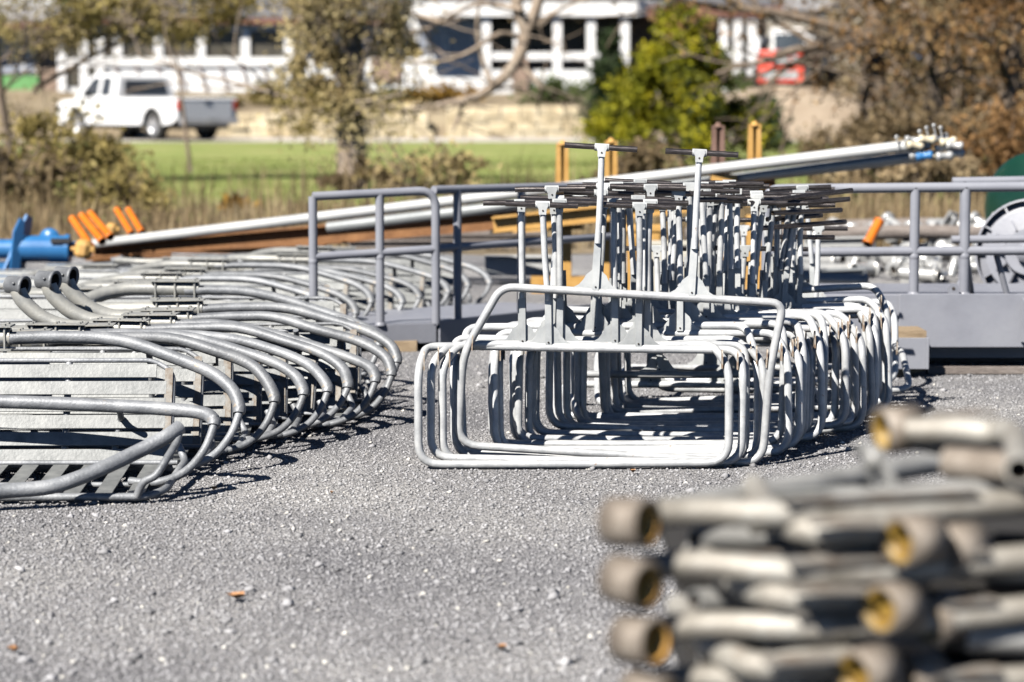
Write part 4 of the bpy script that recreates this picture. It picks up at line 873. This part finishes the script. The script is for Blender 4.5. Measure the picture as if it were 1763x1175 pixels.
# right-hand woodland edge trees
Yc = 42.0
tree('heavy brown-leaved tree with twin grey trunks beyond the pipe ends', (PX(1520, Yc), Yc, 0), [((-.2, 0, 0), (-.05, 0, 1), 3.4, .26, 6), ((.55, .2, 0), (.3, 0, 1), 3.4, .22, 6)], 'leaf_brown', 17000, .05, 3, 'bark', .85, .38, up=-.08, keep=lambda q: q.x > -.3 or q.z > 3.3)
tree('tangled russet tree at the edge of the wood above the green tank', (PX(1725, 38), 38, 0), [((0, 0, 0), (.1, 0, 1), 2.8, .18, 6), ((-.7, .1, 0), (-.3, 0, 1), 2.4, .10, 5)], 'leaf_rust', 12000, .05, 3, 'bark', .9, .38, up=-.1)
tree('dense dark tree deep in the wood behind the twin-trunked tree', (PX(1640, 60), 60, 0), [((0, 0, 0), (0, 0, 1), 4.5, .25, 7), ((-1.2, 0, 0), (-.1, 0, 1), 4.5, .2, 6)], 'leaf_brown', 9000, .08, 3, 'bark', .9, .5, lr=.3, keep=lambda q: q.x > -2.0 or q.z > 4.5)
tree('far brown tree behind the wood at the road bend', (PX(1790, 64), 64, 0), [((0, 0, 0), (0, 0, 1), 4.5, .25, 7)], 'leaf_rust', 6000, .09, 3, 'bark', .9, .5, keep=lambda q: q.x > -2.5)
def shrub(label, px, Y, zb, w, h, n, mt, ls=.05, name='shrub', stems=12):
    t = thing(name, label, 'shrub', (PX(px, Y), Y, zb)); m = MB()
    for _ in range(stems):
        an = U(0, 6.28); e = Vector((math.cos(an) * w * U(.2, .9), math.sin(an) * w * .5 * U(.2, .9), h * U(.6, 1.0))); m.tube([(U(-.1, .1), U(-.1, .1), -.05), e * .5 + Vector((0, 0, .1 * h)), e], [.012, .009, .004], 5, caps=False)
    m.obj('stems', 'bark', t)
    lobes = [(U(-w, w), U(-w, w) * .5, h * U(.25, .9) , U(.08, .2) * max(w, h)) for _ in range(16)]
    def fn():
        l = random.choice(lobes); f = max(.3, 1 - abs(l[0]) / w * .5); return (l[0] + random.gauss(0, l[3]), l[1] + random.gauss(0, l[3]), max(.02, (l[2] * f + random.gauss(0, l[3] * .7))))
    leaves('foliage', n, fn, ls * .6, ls * 1.4, mt, t, seed=int(px + Y)); return t
for i, a in enumerate([
    ('bushy olive shrub in front of the pickup bonnet', 75, 30, 0, 1.0, 1.15, 3200, 'leaf_olive'),
    ('brown twiggy shrub at the edge of the view above the blue drum', 10, 26, 0, .6, .95, 1700, 'leaf_brown'),
    ('olive brown shrub just right of the orange tubes', 200, 25.5, 0, .45, .5, 700, 'leaf_olive'),
    ('small golden weed clump on the lawn edge above the pipe', 410, 25, 0, .12, .33, 160, 'leaf_gold'),
    ('low brown shrub under the lawn tree', 620, 31, 0, .5, .5, 900, 'leaf_brown'),
    ('twiggy tan shrub between lawn tree and frame posts', 720, 29, 0, .7, .8, 700, 'leaf_tan'),
    ('brown seed-headed shrub under the yellow conifer', 1120, 30, 0, .7, .75, 1300, 'leaf_brown'),
    ('tan shrub behind the rusty stake', 1230, 27, 0, .5, .55, 900, 'leaf_tan'),
    ('tan-brown shrub filling the gap before the twin-trunked tree', 1480, 30, 0, .8, .8, 1900, 'weed'),
    ('wide dry bramble beyond the railing', 1590, 27, 0, .7, .75, 2200, 'weed'),
    ('russet bramble above the green tank', 1720, 29, 0, .7, 1.25, 2600, 'leaf_rust'),
    ('brown thicket at the foot of the twin trunks', 1450, 38, 0, .7, 1.0, 2000, 'leaf_brown'),
    ('dense brown thicket between twin trunks and the russet tree', 1620, 36, 0, 1.0, 1.6, 4200, 'leaf_brown'),
    ('green clipped shrub at the porch foot', 955, 82, 1.0, 2.0, .75, 1800, 'leaf_green', .09),
    ('golden shrub below the porch rail', 770, 83, 1.0, 1.1, .85, 1200, 'leaf_gold', .09),
    ('grey-green shrub beside the golden one', 700, 84, 1.0, .9, .7, 900, 'leaf_green', .09),
    ('olive shrub behind the pickup tailgate', 455, 80, .8, 1.3, .95, 1500, 'leaf_olive', .09),
    ('brown shrub on the bank near the lawn tree crown', 540, 81, .9, .9, .8, 900, 'leaf_brown', .09),
    ('dark green shrub by the porch posts near the loader', 1255, 84, 1.3, .8, 1.0, 900, 'leaf_green', .09),
]): shrub(*a)
# dry weeds and lawn grass: uncountable
def weed_fn(x0, x1, y0, y1, hm):
    def fn(): x = U(x0, x1); y = U(y0, y1); return x, y
    return fn
def blades(name, n, y0, y1, h0, h1, wd, mt, label, cat, sp=.26, seed=3, dens=None):
    rg = np.random.default_rng(seed); y = y0 + (y1 - y0) * rg.random(n); x = (rg.random(n) * 2 - 1) * (y * sp + 1)
    pat = .5 + .5 * np.sin(x * 1.7 + np.sin(y * 1.1) * 2) * np.sin(x * .6 + 1.3); h = h0 + (h1 - h0) * rg.random(n) ** 2 * (.35 + .65 * pat)
    if dens is not None: h *= dens(x, y)
    a = rg.random(n) * 6.283; lean = h * .45 * (rg.random(n) - .2); w = wd * (.6 + .8 * rg.random(n)); dx, dy = np.cos(a), np.sin(a)
    p0 = np.stack([x - dy * w, y + dx * w, 0 * x], 1); p1 = np.stack([x + dy * w, y - dx * w, 0 * x], 1)
    p2 = np.stack([x + dx * lean * .4 + dy * w * .7, y + dy * lean * .4 - dx * w * .7, h * .6], 1); p3 = np.stack([x + dx * lean * .4 - dy * w * .7, y + dy * lean * .4 + dx * w * .7, h * .6], 1)
    p4 = np.stack([x + dx * lean, y + dy * lean, h], 1)
    V = np.stack([p0, p1, p2, p3, p4], 1).reshape(-1, 3)
    fs = []; base = np.arange(n) * 5
    loops = np.stack([base, base + 1, base + 2, base + 3, base + 3, base + 2, base + 4], 1).reshape(-1)
    me = bpy.data.meshes.new(name); me.vertices.add(len(V)); me.vertices.foreach_set('co', V.reshape(-1).astype(np.float32)); me.loops.add(len(loops)); me.loops.foreach_set('vertex_index', loops.astype(np.int32))
    me.polygons.add(2 * n); ls = np.stack([np.arange(n) * 7, np.arange(n) * 7 + 4], 1).reshape(-1); lt = np.tile([4, 3], n)
    me.polygons.foreach_set('loop_start', ls.astype(np.int32)); me.polygons.foreach_set('loop_total', lt.astype(np.int32)); me.update(calc_edges=True); me.materials.append(M[mt])
    o = bpy.data.objects.new(name, me); C.objects.link(o); tag(o, label, cat, None, 'stuff'); return o
blades('dry_weeds', 19000, 19.6, 27, .10, .50, .007, 'weed', 'tangle of dry brown weeds along the yard edge', 'weeds', dens=lambda x, y: np.clip(1.1 - (y - 24) * .10, .4, 1) * np.where(x > 2.0, 1.15, .85))
blades('tall_weeds', 1500, 21, 32, .3, .85, .009, 'leaf_brown', 'taller brown seed stalks scattered before the lawn', 'weeds', seed=5)
blades('lawn_grass', 26000, 25, 50, .03, .10, .01, 'grass_blade', 'short bright green grass of the lawn', 'grass', seed=9)
sheet('weed_ground', rag(-40, 40, 19.4, .4) + rag(40, -40, 25.6, .7), .006, 'earth')
def wood(name, label, x0, x1, y0, y1, zf, h, n, mt, ls, seed):
    rg = random.Random(seed)
    cl = [(rg.uniform(x0, x1), rg.uniform(y0, y1), rg.random()) for _ in range(70)]
    def fn():
        c = rg.choice(cl); return (c[0] + rg.gauss(0, 1.2), c[1] + rg.gauss(0, 1.2), zf + abs(rg.gauss(0, 1)) * .1 + h * rg.random() * (.5 + .5 * c[2]))
    o = leaves(name, n, fn, ls * .6, ls * 1.4, mt, None, 'stuff', seed=seed); tag(o, label, 'woods', None, 'stuff')
wood('far_woods', 'far brown autumn wood behind the house as one mass', -45, 45, 125, 145, 3.0, 14, 16000, 'leaf_brown', .45, 4)
wood('wood_thicket', 'brown thicket of the wood beyond the loader as one mass', 12, 26, 76, 92, .5, 7, 9000, 'leaf_brown', .16, 6)
# ================================================================== pickup truck
def pickup():
    yaw = math.radians(180 - 47)   # heading
    hx, hy = math.cos(yaw), math.sin(yaw)
    Yw_ = 70.8; rear = Vector((PX(268, Yw_), Yw_, 0.02))      # rear wheel on the side we see
    t = thing('pickup_truck', 'white pickup truck parked on the drive with its tailgate towards the yard', 'pickup', rear, (0, 0, yaw)); t.scale = (1.08, 1.06, 1.08)
    # local: x forward, y left. The seen side is the truck's left (+y). rear-left wheel at origin
    wd = 2.0; yo = .08      # body side lies just outside the wheel
    def side(zs): return zs
    # lower body profile (x forward), with wheel arches
    def arch(cx, r, n=10): return [(cx + r * math.cos(math.pi * k / n), .40 + r * math.sin(math.pi * k / n)) for k in range(n + 1)]
    prof = [(-1.18, .60), (-1.18, 1.12), (-1.16, 1.16), (1.02, 1.16), (3.15, 1.15), (4.35, 1.08), (4.62, 1.0), (4.68, .62), (4.6, .42)]
    prof += [(4.16, .42)] + [(3.68 + .48 * math.cos(math.pi * k / 10), .42 + .48 * math.sin(math.pi * k / 10)) for k in range(1, 10)] + [(3.2, .42)]
    prof += [(.5, .42)] + [(.48 * math.cos(math.pi * k / 10), .42 + .48 * math.sin(math.pi * k / 10)) for k in range(1, 10)] + [(-.48, .42)] + [(-.9, .46)]
    m = MB(); m.prism(prof, (0, yo - wd / 2, 0), (1, 0, 0), (0, 0, 1), wd); m.obj('body', 'truck_white', t, bevel=.035)
    # cab greenhouse, tapering inwards
    def cabmesh(zs, inset):
        b = [(1.66, 1.15), (1.76, 1.74), (1.92, 1.80), (2.90, 1.80), (3.12, 1.74), (3.78, 1.14)]
        A = [(x, yo - inset * max(0, (z - 1.15) / .65), z) for x, z in b]; B = [(x, yo - wd + inset * max(0, (z - 1.15) / .65), z) for x, z in b]
        return A, B
    A, B = cabmesh(0, .17); n = len(A); m = MB(); m._add(A, [tuple(range(n))], False); m._add(B, [tuple(range(n))[::-1]], False); m._add(A + B, [(i, n + i, n + (i + 1) % n, (i + 1) % n) for i in range(n)], False)
    cab = m.obj('cab', 'truck_white', t, bevel=.03)
    def sidewin(pts, s):
        m = MB()
        P = [Vector((x, (yo - .17 * (z - 1.15) / .65 + .006) if s > 0 else (yo - wd + .17 * (z - 1.15) / .65 - .006), z)) for x, z in pts]
        m._add(P, [tuple(range(len(P)))], False); m._add([p + Vector((0, -s * .01, 0)) for p in P], [tuple(range(len(P)))[::-1]], False); m.obj('window', 'glass', cab)
    for s in (1, -1):
        sidewin([(2.02, 1.20), (2.06, 1.70), (2.50, 1.72), (2.50, 1.20)], s)
        sidewin([(2.12, 1.20), (2.12, 1.72), (2.50, 1.71), (2.62, 1.20)], s) if False else None
        sidewin([(2.64, 1.20), (2.64, 1.72), (2.96, 1.70), (3.04, 1.66), (3.45, 1.22)], s)
    m = MB(); m._add([(1.662, yo - .25, 1.24), (1.662, yo - wd + .25, 1.24), (1.736, yo - wd + .32, 1.64), (1.736, yo - .32, 1.64)], [(0, 1, 2, 3)], False); m.obj('rear_window', 'glass', cab)
    m = MB(); m._add([(3.725, yo - .12, 1.21), (3.725, yo - wd + .12, 1.21), (3.185, yo - wd + .24, 1.70), (3.185, yo - .24, 1.70)], [(3, 2, 1, 0)], False); m.obj('windscreen', 'glass', cab)
    # bed opening
    m = MB(); m.box((.23, yo - wd / 2, 1.164), (2.65, wd - .22, .01)); m.obj('bed_floor', 'black', t)
    m = MB(); m.box((-1.195, yo - wd / 2, .87), (.03, wd - .34, .52)); m.box((-1.213, yo - wd / 2, 1.10), (.008, wd - .4, .03)); tg = m.obj('tailgate', 'truck_white', t, bevel=.012)
    m = MB(); m.box((-1.216, yo - wd / 2, 1.02), (.02, .2, .05)); m.obj('handle', 'black', tg)
    for s in (0, 1):
        m = MB(); y = yo - .085 if s == 0 else yo - wd + .085; m.box((-1.17, y + (.012 if s == 0 else -.012), .95), (.07, .16, .26)); m.obj('tail_lamp', 'red_lamp', t, bevel=.01)
    m = MB(); m.box((-1.27, yo - wd / 2, .52), (.16, wd - .1, .17)); m.obj('rear_bumper', 'rim', t, bevel=.03)
    m = MB(); m.box((-1.36, yo - wd / 2, .53), (.02, .34, .13)); m.obj('plate', 'fitting', t)
    m = MB(); m.box((-.9, yo - wd / 2, .40), (.5, wd - .5, .18)); m.box((2, yo - wd / 2, .38), (3.6, .9, .16)); m.obj('chassis', 'black', t)
    m = MB(); m.box((4.72, yo - wd / 2, .58), (.12, wd - .1, .2)); m.obj('front_bumper', 'rim', t, bevel=.03)
    for s in (0, 1):
        m = MB(); y = yo - .2 if s == 0 else yo - wd + .2; m.box((4.6, y, .9), (.1, .3, .18)); m.obj('headlight', 'lamp_clear', t, bevel=.01)
        m = MB(); y = yo + .1 if s == 0 else yo - wd - .1; m.box((2.95, y, 1.25), (.1, .2, .18)); m.obj('mirror', 'black', t, bevel=.015)
        for x in (1.80, 2.57, 3.5): m = MB(); m.box((x, yo + .003 if s == 0 else yo - wd - .003, .84), (.012, .008, .55)); m.obj('door_seam', 'black', t)
        for x in (1.9, 2.95): m = MB(); m.box((x - .1, yo + .015 if s == 0 else yo - wd - .015, 1.02), (.16, .03, .03)); m.obj('door_handle', 'rim', t)
    for (x, y) in ((0, yo - .16), (3.68, yo - .16), (0, yo - wd + .16), (3.68, yo - wd + .16)):
        s = 1 if y > -1 else -1; w = thing('wheel', None, None); del_ = [k for k in w.keys()]; w.parent = t; w.location = (x, y, .40)
        for kk in del_: del w[kk]
        m = MB(); m.lathe([(.25, .13), (.33, .135), (.385, .12), (.40, .07), (.40, -.07), (.385, -.12), (.33, -.135), (.25, -.13)], (0, 0, 0), (0, 1, 0), 32); m.obj('tyre', 'tyre', w)
        m = MB(); m.lathe([(0, .06), (.05, .07), (.07, .05), (.20, .03), (.235, .10), (.25, .12), (.25, -.12), (0, -.12)], (0, 0, 0), (0, s, 0), 28)
        for k in range(5): an = k * 1.2566; m.bar((math.cos(an) * .05, s * .075, math.sin(an) * .05), (math.cos(an) * .23, s * .1, math.sin(an) * .23), .07, .03, up=(0, 1, 0))
        m.obj('rim', 'rim', w)
    return t
pickup()
# ================================================================== house
YH = 90.0
hz0 = 1.2
t = thing('white_house', 'long low white house with dark roof, window band and porch', 'house', (0, YH, 0))
def hx(px): return PX(px, YH)
def hz(py): return PZ(py, YH)
def hbox(name, mt, x0, x1, y0, y1, z0, z1, par=t, bevel=0):
    m = MB(); m.box(((x0 + x1) / 2, (y0 + y1) / 2, (z0 + z1) / 2), (x1 - x0, y1 - y0, z1 - z0)); return m.obj(name, mt, par, bevel=bevel)
W0, W1 = hx(110), hx(502)
wl = hbox('wing_wall', 'house_white', W0, W1, 0, 6, .8, hz(100)); 
hbox('upper_wall', 'house_white', W0, W1, .0, 6, hz(54), hz(40), t)
hbox('sill_band', 'house_trim', W0 - .1, W1 + .1, -.12, .0, hz(115), hz(100), t)
for i in range(8):   # pilasters
    x = hx(140 + i * 60) if False else None
edges = [112, 150, 208, 278, 350, 426, 500]
for i, px in enumerate(edges):
    hbox('mullion', 'house_trim', hx(px) - .16, hx(px) + .16, -.08, .12, hz(100), hz(54), t)
for i in range(len(edges) - 1):
    hbox('window', 'house_glass', hx(edges[i]) + .15, hx(edges[i + 1]) - .15, .10, .16, hz(99), hz(55), t)
for px in (112, 150, 178): hbox('door_post', 'house_trim', hx(px) - .15, hx(px) + .15, -.16, -.02, hz(158), hz(68), t)
hbox('glass_door', 'house_glass', hx(116), hx(176), -.03, -.005, hz(150), hz(70), t)
for px in range(215, 500, 36):
    m = MB(); m.bar((hx(px), -.16, hz(160)), (hx(px) - .25, -.14, hz(112)), .07, .05); m.obj('brace', 'rust_post', t)
# left end block
hbox('end_wall', 'brick', hx(-90), hx(110), .6, 6.5, .8, hz(45), t)
wf = hbox('big_window', 'glass_grey', hx(4), hx(62), .5, .58, hz(128), hz(58), t); hbox('window_frame', 'door_panel', hx(-2), hx(4), .46, .58, hz(130), hz(56), wf); hbox('window_frame', 'door_panel', hx(62), hx(67), .46, .58, hz(130), hz(56), wf); hbox('window_bar', 'house_trim', hx(40), hx(43), .44, .5, hz(128), hz(58), wf)
hbox('lower_panel', 'green_panel', hx(-90), hx(66), .42, .56, hz(170), hz(131), t)
hbox('gable_wall', 'house_white', hx(-90), hx(95), 3.0, 8, hz(30), hz(-60), t); hbox('gable_window', 'green_panel', hx(80), hx(98), 2.9, 2.99, hz(8), hz(-12), t)
def roofq(name, mt, x0, x1, ze, zr, ye, yr, th=.18):
    m = MB(); P = [(x0, ye, ze), (x1, ye, ze), (x1, yr, zr), (x0, yr, zr)]; Q = [(x, y, z + th) for x, y, z in P]
    m._add(P + Q, [(0, 3, 2, 1), (4, 5, 6, 7), (0, 1, 5, 4), (1, 2, 6, 5), (2, 3, 7, 6), (3, 0, 4, 7)], False); return m.obj(name, mt, t)
roofq('roof', 'roof', hx(130), hx(690), hz(38), hz(-90), -.38, 6)
roofq('end_roof', 'roof_pale', hx(-90), hx(180), hz(42), hz(10), -.5, 3.2)
hbox('eave_board', 'eave', hx(-90), hx(130), -.62, -.50, hz(50), hz(41), t); hbox('eave_board', 'eave', hx(130), hx(690), -.50, -.38, hz(44), hz(34), t)
# middle section with bright wall and windows
hbox('middle_wall', 'house_white', hx(502), hx(830), .5, 6, .8, hz(20), t)
for a, b, c, d in ((575, 610, 50, 95), (720, 762, 52, 92), (772, 812, 52, 92)):
    w_ = hbox('window', 'glass_grey', hx(a), hx(b), .42, .48, hz(d), hz(c), t); hbox('window_frame', 'house_trim', hx(a) - .08, hx(a), .38, .48, hz(d), hz(c), w_); hbox('window_frame', 'house_trim', hx(b), hx(b) + .08, .38, .48, hz(d), hz(c), w_)
hbox('step_panel', 'brick', hx(640), hx(690), .38, .46, hz(140), hz(100), t)
hbox('porch_fascia', 'house_trim', hx(690), hx(1090), -1.3, -1.1, hz(32), hz(9), t)
m = MB(); m.bar((hx(1090), -1.2, (hz(32) + hz(9)) / 2), (hx(1178), .8, hz(2)), .2, hz(9) - hz(32)); m.obj('porch_fascia', 'house_trim', t)
roofq('porch_roof', 'roof', hx(690), hx(1100), hz(8), hz(-90), -1.2, 6)
hbox('porch_back_wall', 'brick', hx(830), hx(1330), 2.6, 3.2, .8, hz(0), t)
for a, b in ((842, 890), (910, 950), (972, 1005), (1030, 1080)): hbox('porch_window', 'house_glass', hx(a), hx(b), 2.5, 2.58, hz(95), hz(35), t)
for px in (838, 892, 958, 1015, 1072): hbox('porch_post', 'house_trim', hx(px) - .16, hx(px) + .16, -1.1, -.8, hz(150), hz(32), t)
for a, b in ((838, 1030),):
    hbox('porch_rail', 'house_trim', hx(a), hx(b), -1.02, -.9, hz(105), hz(92), t); hbox('porch_skirt', 'house_white', hx(a) - .2, hx(b), -1.06, -.7, hz(152), hz(122), t)
hbox('chimney_base', 'brick', hx(882), hx(908), -1.35, -1.12, hz(160), hz(100), t)
hbox('porch_floor', 'house_trim', hx(830), hx(1330), -1.0, 2.6, 1.2, hz(150) , t)
for px in (1240, 1264, 1288): hbox('porch_post', 'house_trim', hx(px) - .15, hx(px) + .15, -.8, -.5, hz(130), hz(32), t)
for py in (92,): hbox('porch_rail', 'house_trim', hx(1230), hx(1300), -.72, -.62, hz(98), hz(92), t)
hbox('porch_beam', 'eave', hx(1100), hx(1340), -.9, -.4, hz(32), hz(15), t)
roofq('end_roof', 'roof', hx(1100), hx(1345), hz(15), hz(-60), -.9, 6)
# small white outbuilding behind the wood
t2 = thing('white_shed', 'pale shed glimpsed through branches above the red loader', 'shed', (PX(1330, 112), 112, 0))
m = MB(); m.box((.5, 0, 3.2), (7, 4, 4)); m.obj('wall', 'beige', t2)
m = MB(); m.prism([(-4, 0), (4, 0), (0, 1.2)], (.5, 0, 5.2), (1, 0, 0), (0, 0, 1), 4.5); m.obj('roof', 'roof_pale', t2)
for x in (-1, 2): m = MB(); m.box((x, -2.03, 3.3), (1, .06, 1.2)); m.obj('window', 'glass', t2)
# ================================================================== stone terrace wall
def stone_wall(label, x0, x1, Y, h, seed):
    rg = random.Random(seed); m = MB(); z = 0
    while z < h:
        hh = rg.uniform(.2, .34); x = x0
        while x < x1:
            w = rg.uniform(.3, .8); m.box((x + w / 2, rg.uniform(-.05, .05), z + hh / 2), (w * .97, .5, hh * .96), (rg.uniform(-.04, .04), rg.uniform(-.03, .03), rg.uniform(-.05, .05))); x += w
        z += hh
    o = m.obj('stone_wall', 'stone', None, bevel=.03, loc=(0, Y, 0)); tag(o, label, 'wall'); return o
stone_wall('tan dry-stone retaining wall between drive and house porch', PX(770, 76), PX(1050, 76), 76.0, .85, 3)
stone_wall('tan dry-stone retaining wall seen beside the lawn tree trunk', PX(625, 76), PX(715, 76), 76.1, .95, 4)
stone_wall('low tan stone wall right behind the pickup', PX(395, 76), PX(590, 76), 76.1, .6, 5)
# dirt mound under the loader
def mz(x, y):
    cx_, cy_ = PX(1370, 76), 79
    return 1.75 * math.exp(-((x - cx_) / 4.2) ** 2 - ((y - cy_) / 4.5) ** 2) ** .9 + .04 * math.sin(x * 5) * math.sin(y * 4) - .08
grid('dirt_bank', PX(1370, 76) - 9, PX(1370, 76) + 9, 70.5, 90, 60, 60, mz, 'dirt_pile')
# ================================================================== red loader
Yl = 78.5; k = Yl / F
t = thing('skid_loader', 'red and white skid loader seen from behind on the dirt bank', 'loader', (PX(1342, Yl), Yl, PZ(150, Yl)), (0, 0, -.42)); t.scale = (1.15, 1.1, 1.05)
w = 1.36; m = MB(); m.box((0, .9, .55), (w, 1.7, .75)); m.obj('body', 'red_paint', t, bevel=.05)
m = MB(); m.box((0, .0, .62), (w * .98, .12, 1.0)); door = m.obj('rear_door', 'red_paint', t, bevel=.03)
for (x, z, ww, hh) in ((-.02, .36, 1.05, .24), (.0, .80, .5, .2), (-.42, .84, .22, .24), (.42, .84, .22, .24)):
    m = MB(); m.box((x, -.07, z), (ww, .03, hh)); m.obj('grille', 'fitting', door)
m = MB(); m.box((0, 1.3, 1.35), (w * .8, 1.1, .75)); m.box((0, 1.3, 1.76), (w * .86, 1.2, .08)); m.obj('cab', 'truck_white', t, bevel=.04)
m = MB(); m.box((0, .74, 1.38), (w * .64, .02, .5)); m.obj('cab_window', 'glass', t)
for s in (-1, 1):
    m = MB(); x = s * (w / 2 + .1); m.bar((x, .2, .9), (x, .3, 1.45), .12, .2); m.bar((x, .25, 1.42), (x, 2.4, 1.5), .16, .22); m.bar((x, 2.35, 1.3), (x, 2.8, .3), .12, .16); m.obj('lift_arm', 'truck_white', t)
    for y in (.35, 1.5):
        m = MB(); m.lathe([(0, .12), (.2, .12), (.34, .12), (.38, .08), (.38, -.08), (.34, -.12), (0, -.12)], (s * (w / 2 + .05), y, .30), (1, 0, 0), 24); wh = m.obj('wheel', 'tyre', t)
m = MB(); m.box((0, 2.9, .3), (1.7, .5, .55)); m.obj('bucket', 'black', t, bevel=.03)
m = MB(); m.lathe([(0, .5), (.25, .5), (.25, 0), (0, 0)], (0, 0, 0), (0, 0, 1), 16); m.lathe([(.25, .46), (.27, .46), (.27, .42), (.25, .42)], (0, 0, 0), (0, 0, 1), 16); o = m.obj('white_drum', 'truck_white', None, loc=(PX(1405, 80), 80, PZ(125, 80))); tag(o, 'white excavator-like drum container beside the red loader', 'drum'); o['label'] = 'white container standing beside the red loader'
m = MB(); m.box((0, 0, 0), (.9, .3, .25)); m.box((0, 0, .14), (.8, .34, .04)); o = m.obj('blue_crate', 'blue', None, bevel=.02, loc=(PX(1563, 70), 70, PZ(99, 70))); tag(o, 'small blue crate glimpsed deep among the brown trees', 'crate')

# ================================================================== light
SUN_AZ = math.radians(38); SUN_EL = math.radians(44)     # az: turned from straight behind the camera towards the left
to = Vector((-math.sin(SUN_AZ) * math.cos(SUN_EL), -math.cos(SUN_AZ) * math.cos(SUN_EL), math.sin(SUN_EL)))
sl = bpy.data.lights.new('sun', 'SUN'); sl.energy = 4.8; sl.angle = math.radians(.53); sl.color = (1, .955, .89)
so = bpy.data.objects.new('sun', sl); C.objects.link(so); so.rotation_euler = to.to_track_quat('Z', 'Y').to_euler()
wd = bpy.data.worlds.new("World"); sc.world = wd; wd.use_nodes = True; nt = wd.node_tree
sky = nt.nodes.new('ShaderNodeTexSky'); sky.sky_type = 'NISHITA'; sky.sun_disc = False; sky.sun_elevation = SUN_EL
sky.sun_rotation = math.atan2(to.x, to.y); sky.altitude = 5000; sky.air_density = .7; sky.dust_density = .1; sky.ozone_density = 2.2
bg = nt.nodes['Background']; bg.inputs['Strength'].default_value = .05; nt.links.new(sky.outputs[0], bg.inputs[0])
sc.view_settings.view_transform = 'Standard'; sc.view_settings.look = 'None'; sc.view_settings.exposure = 1.1; sc.view_settings.gamma = 1
sc.cycles.use_denoising = True; sc.cycles.max_bounces = 5; sc.cycles.diffuse_bounces = 0
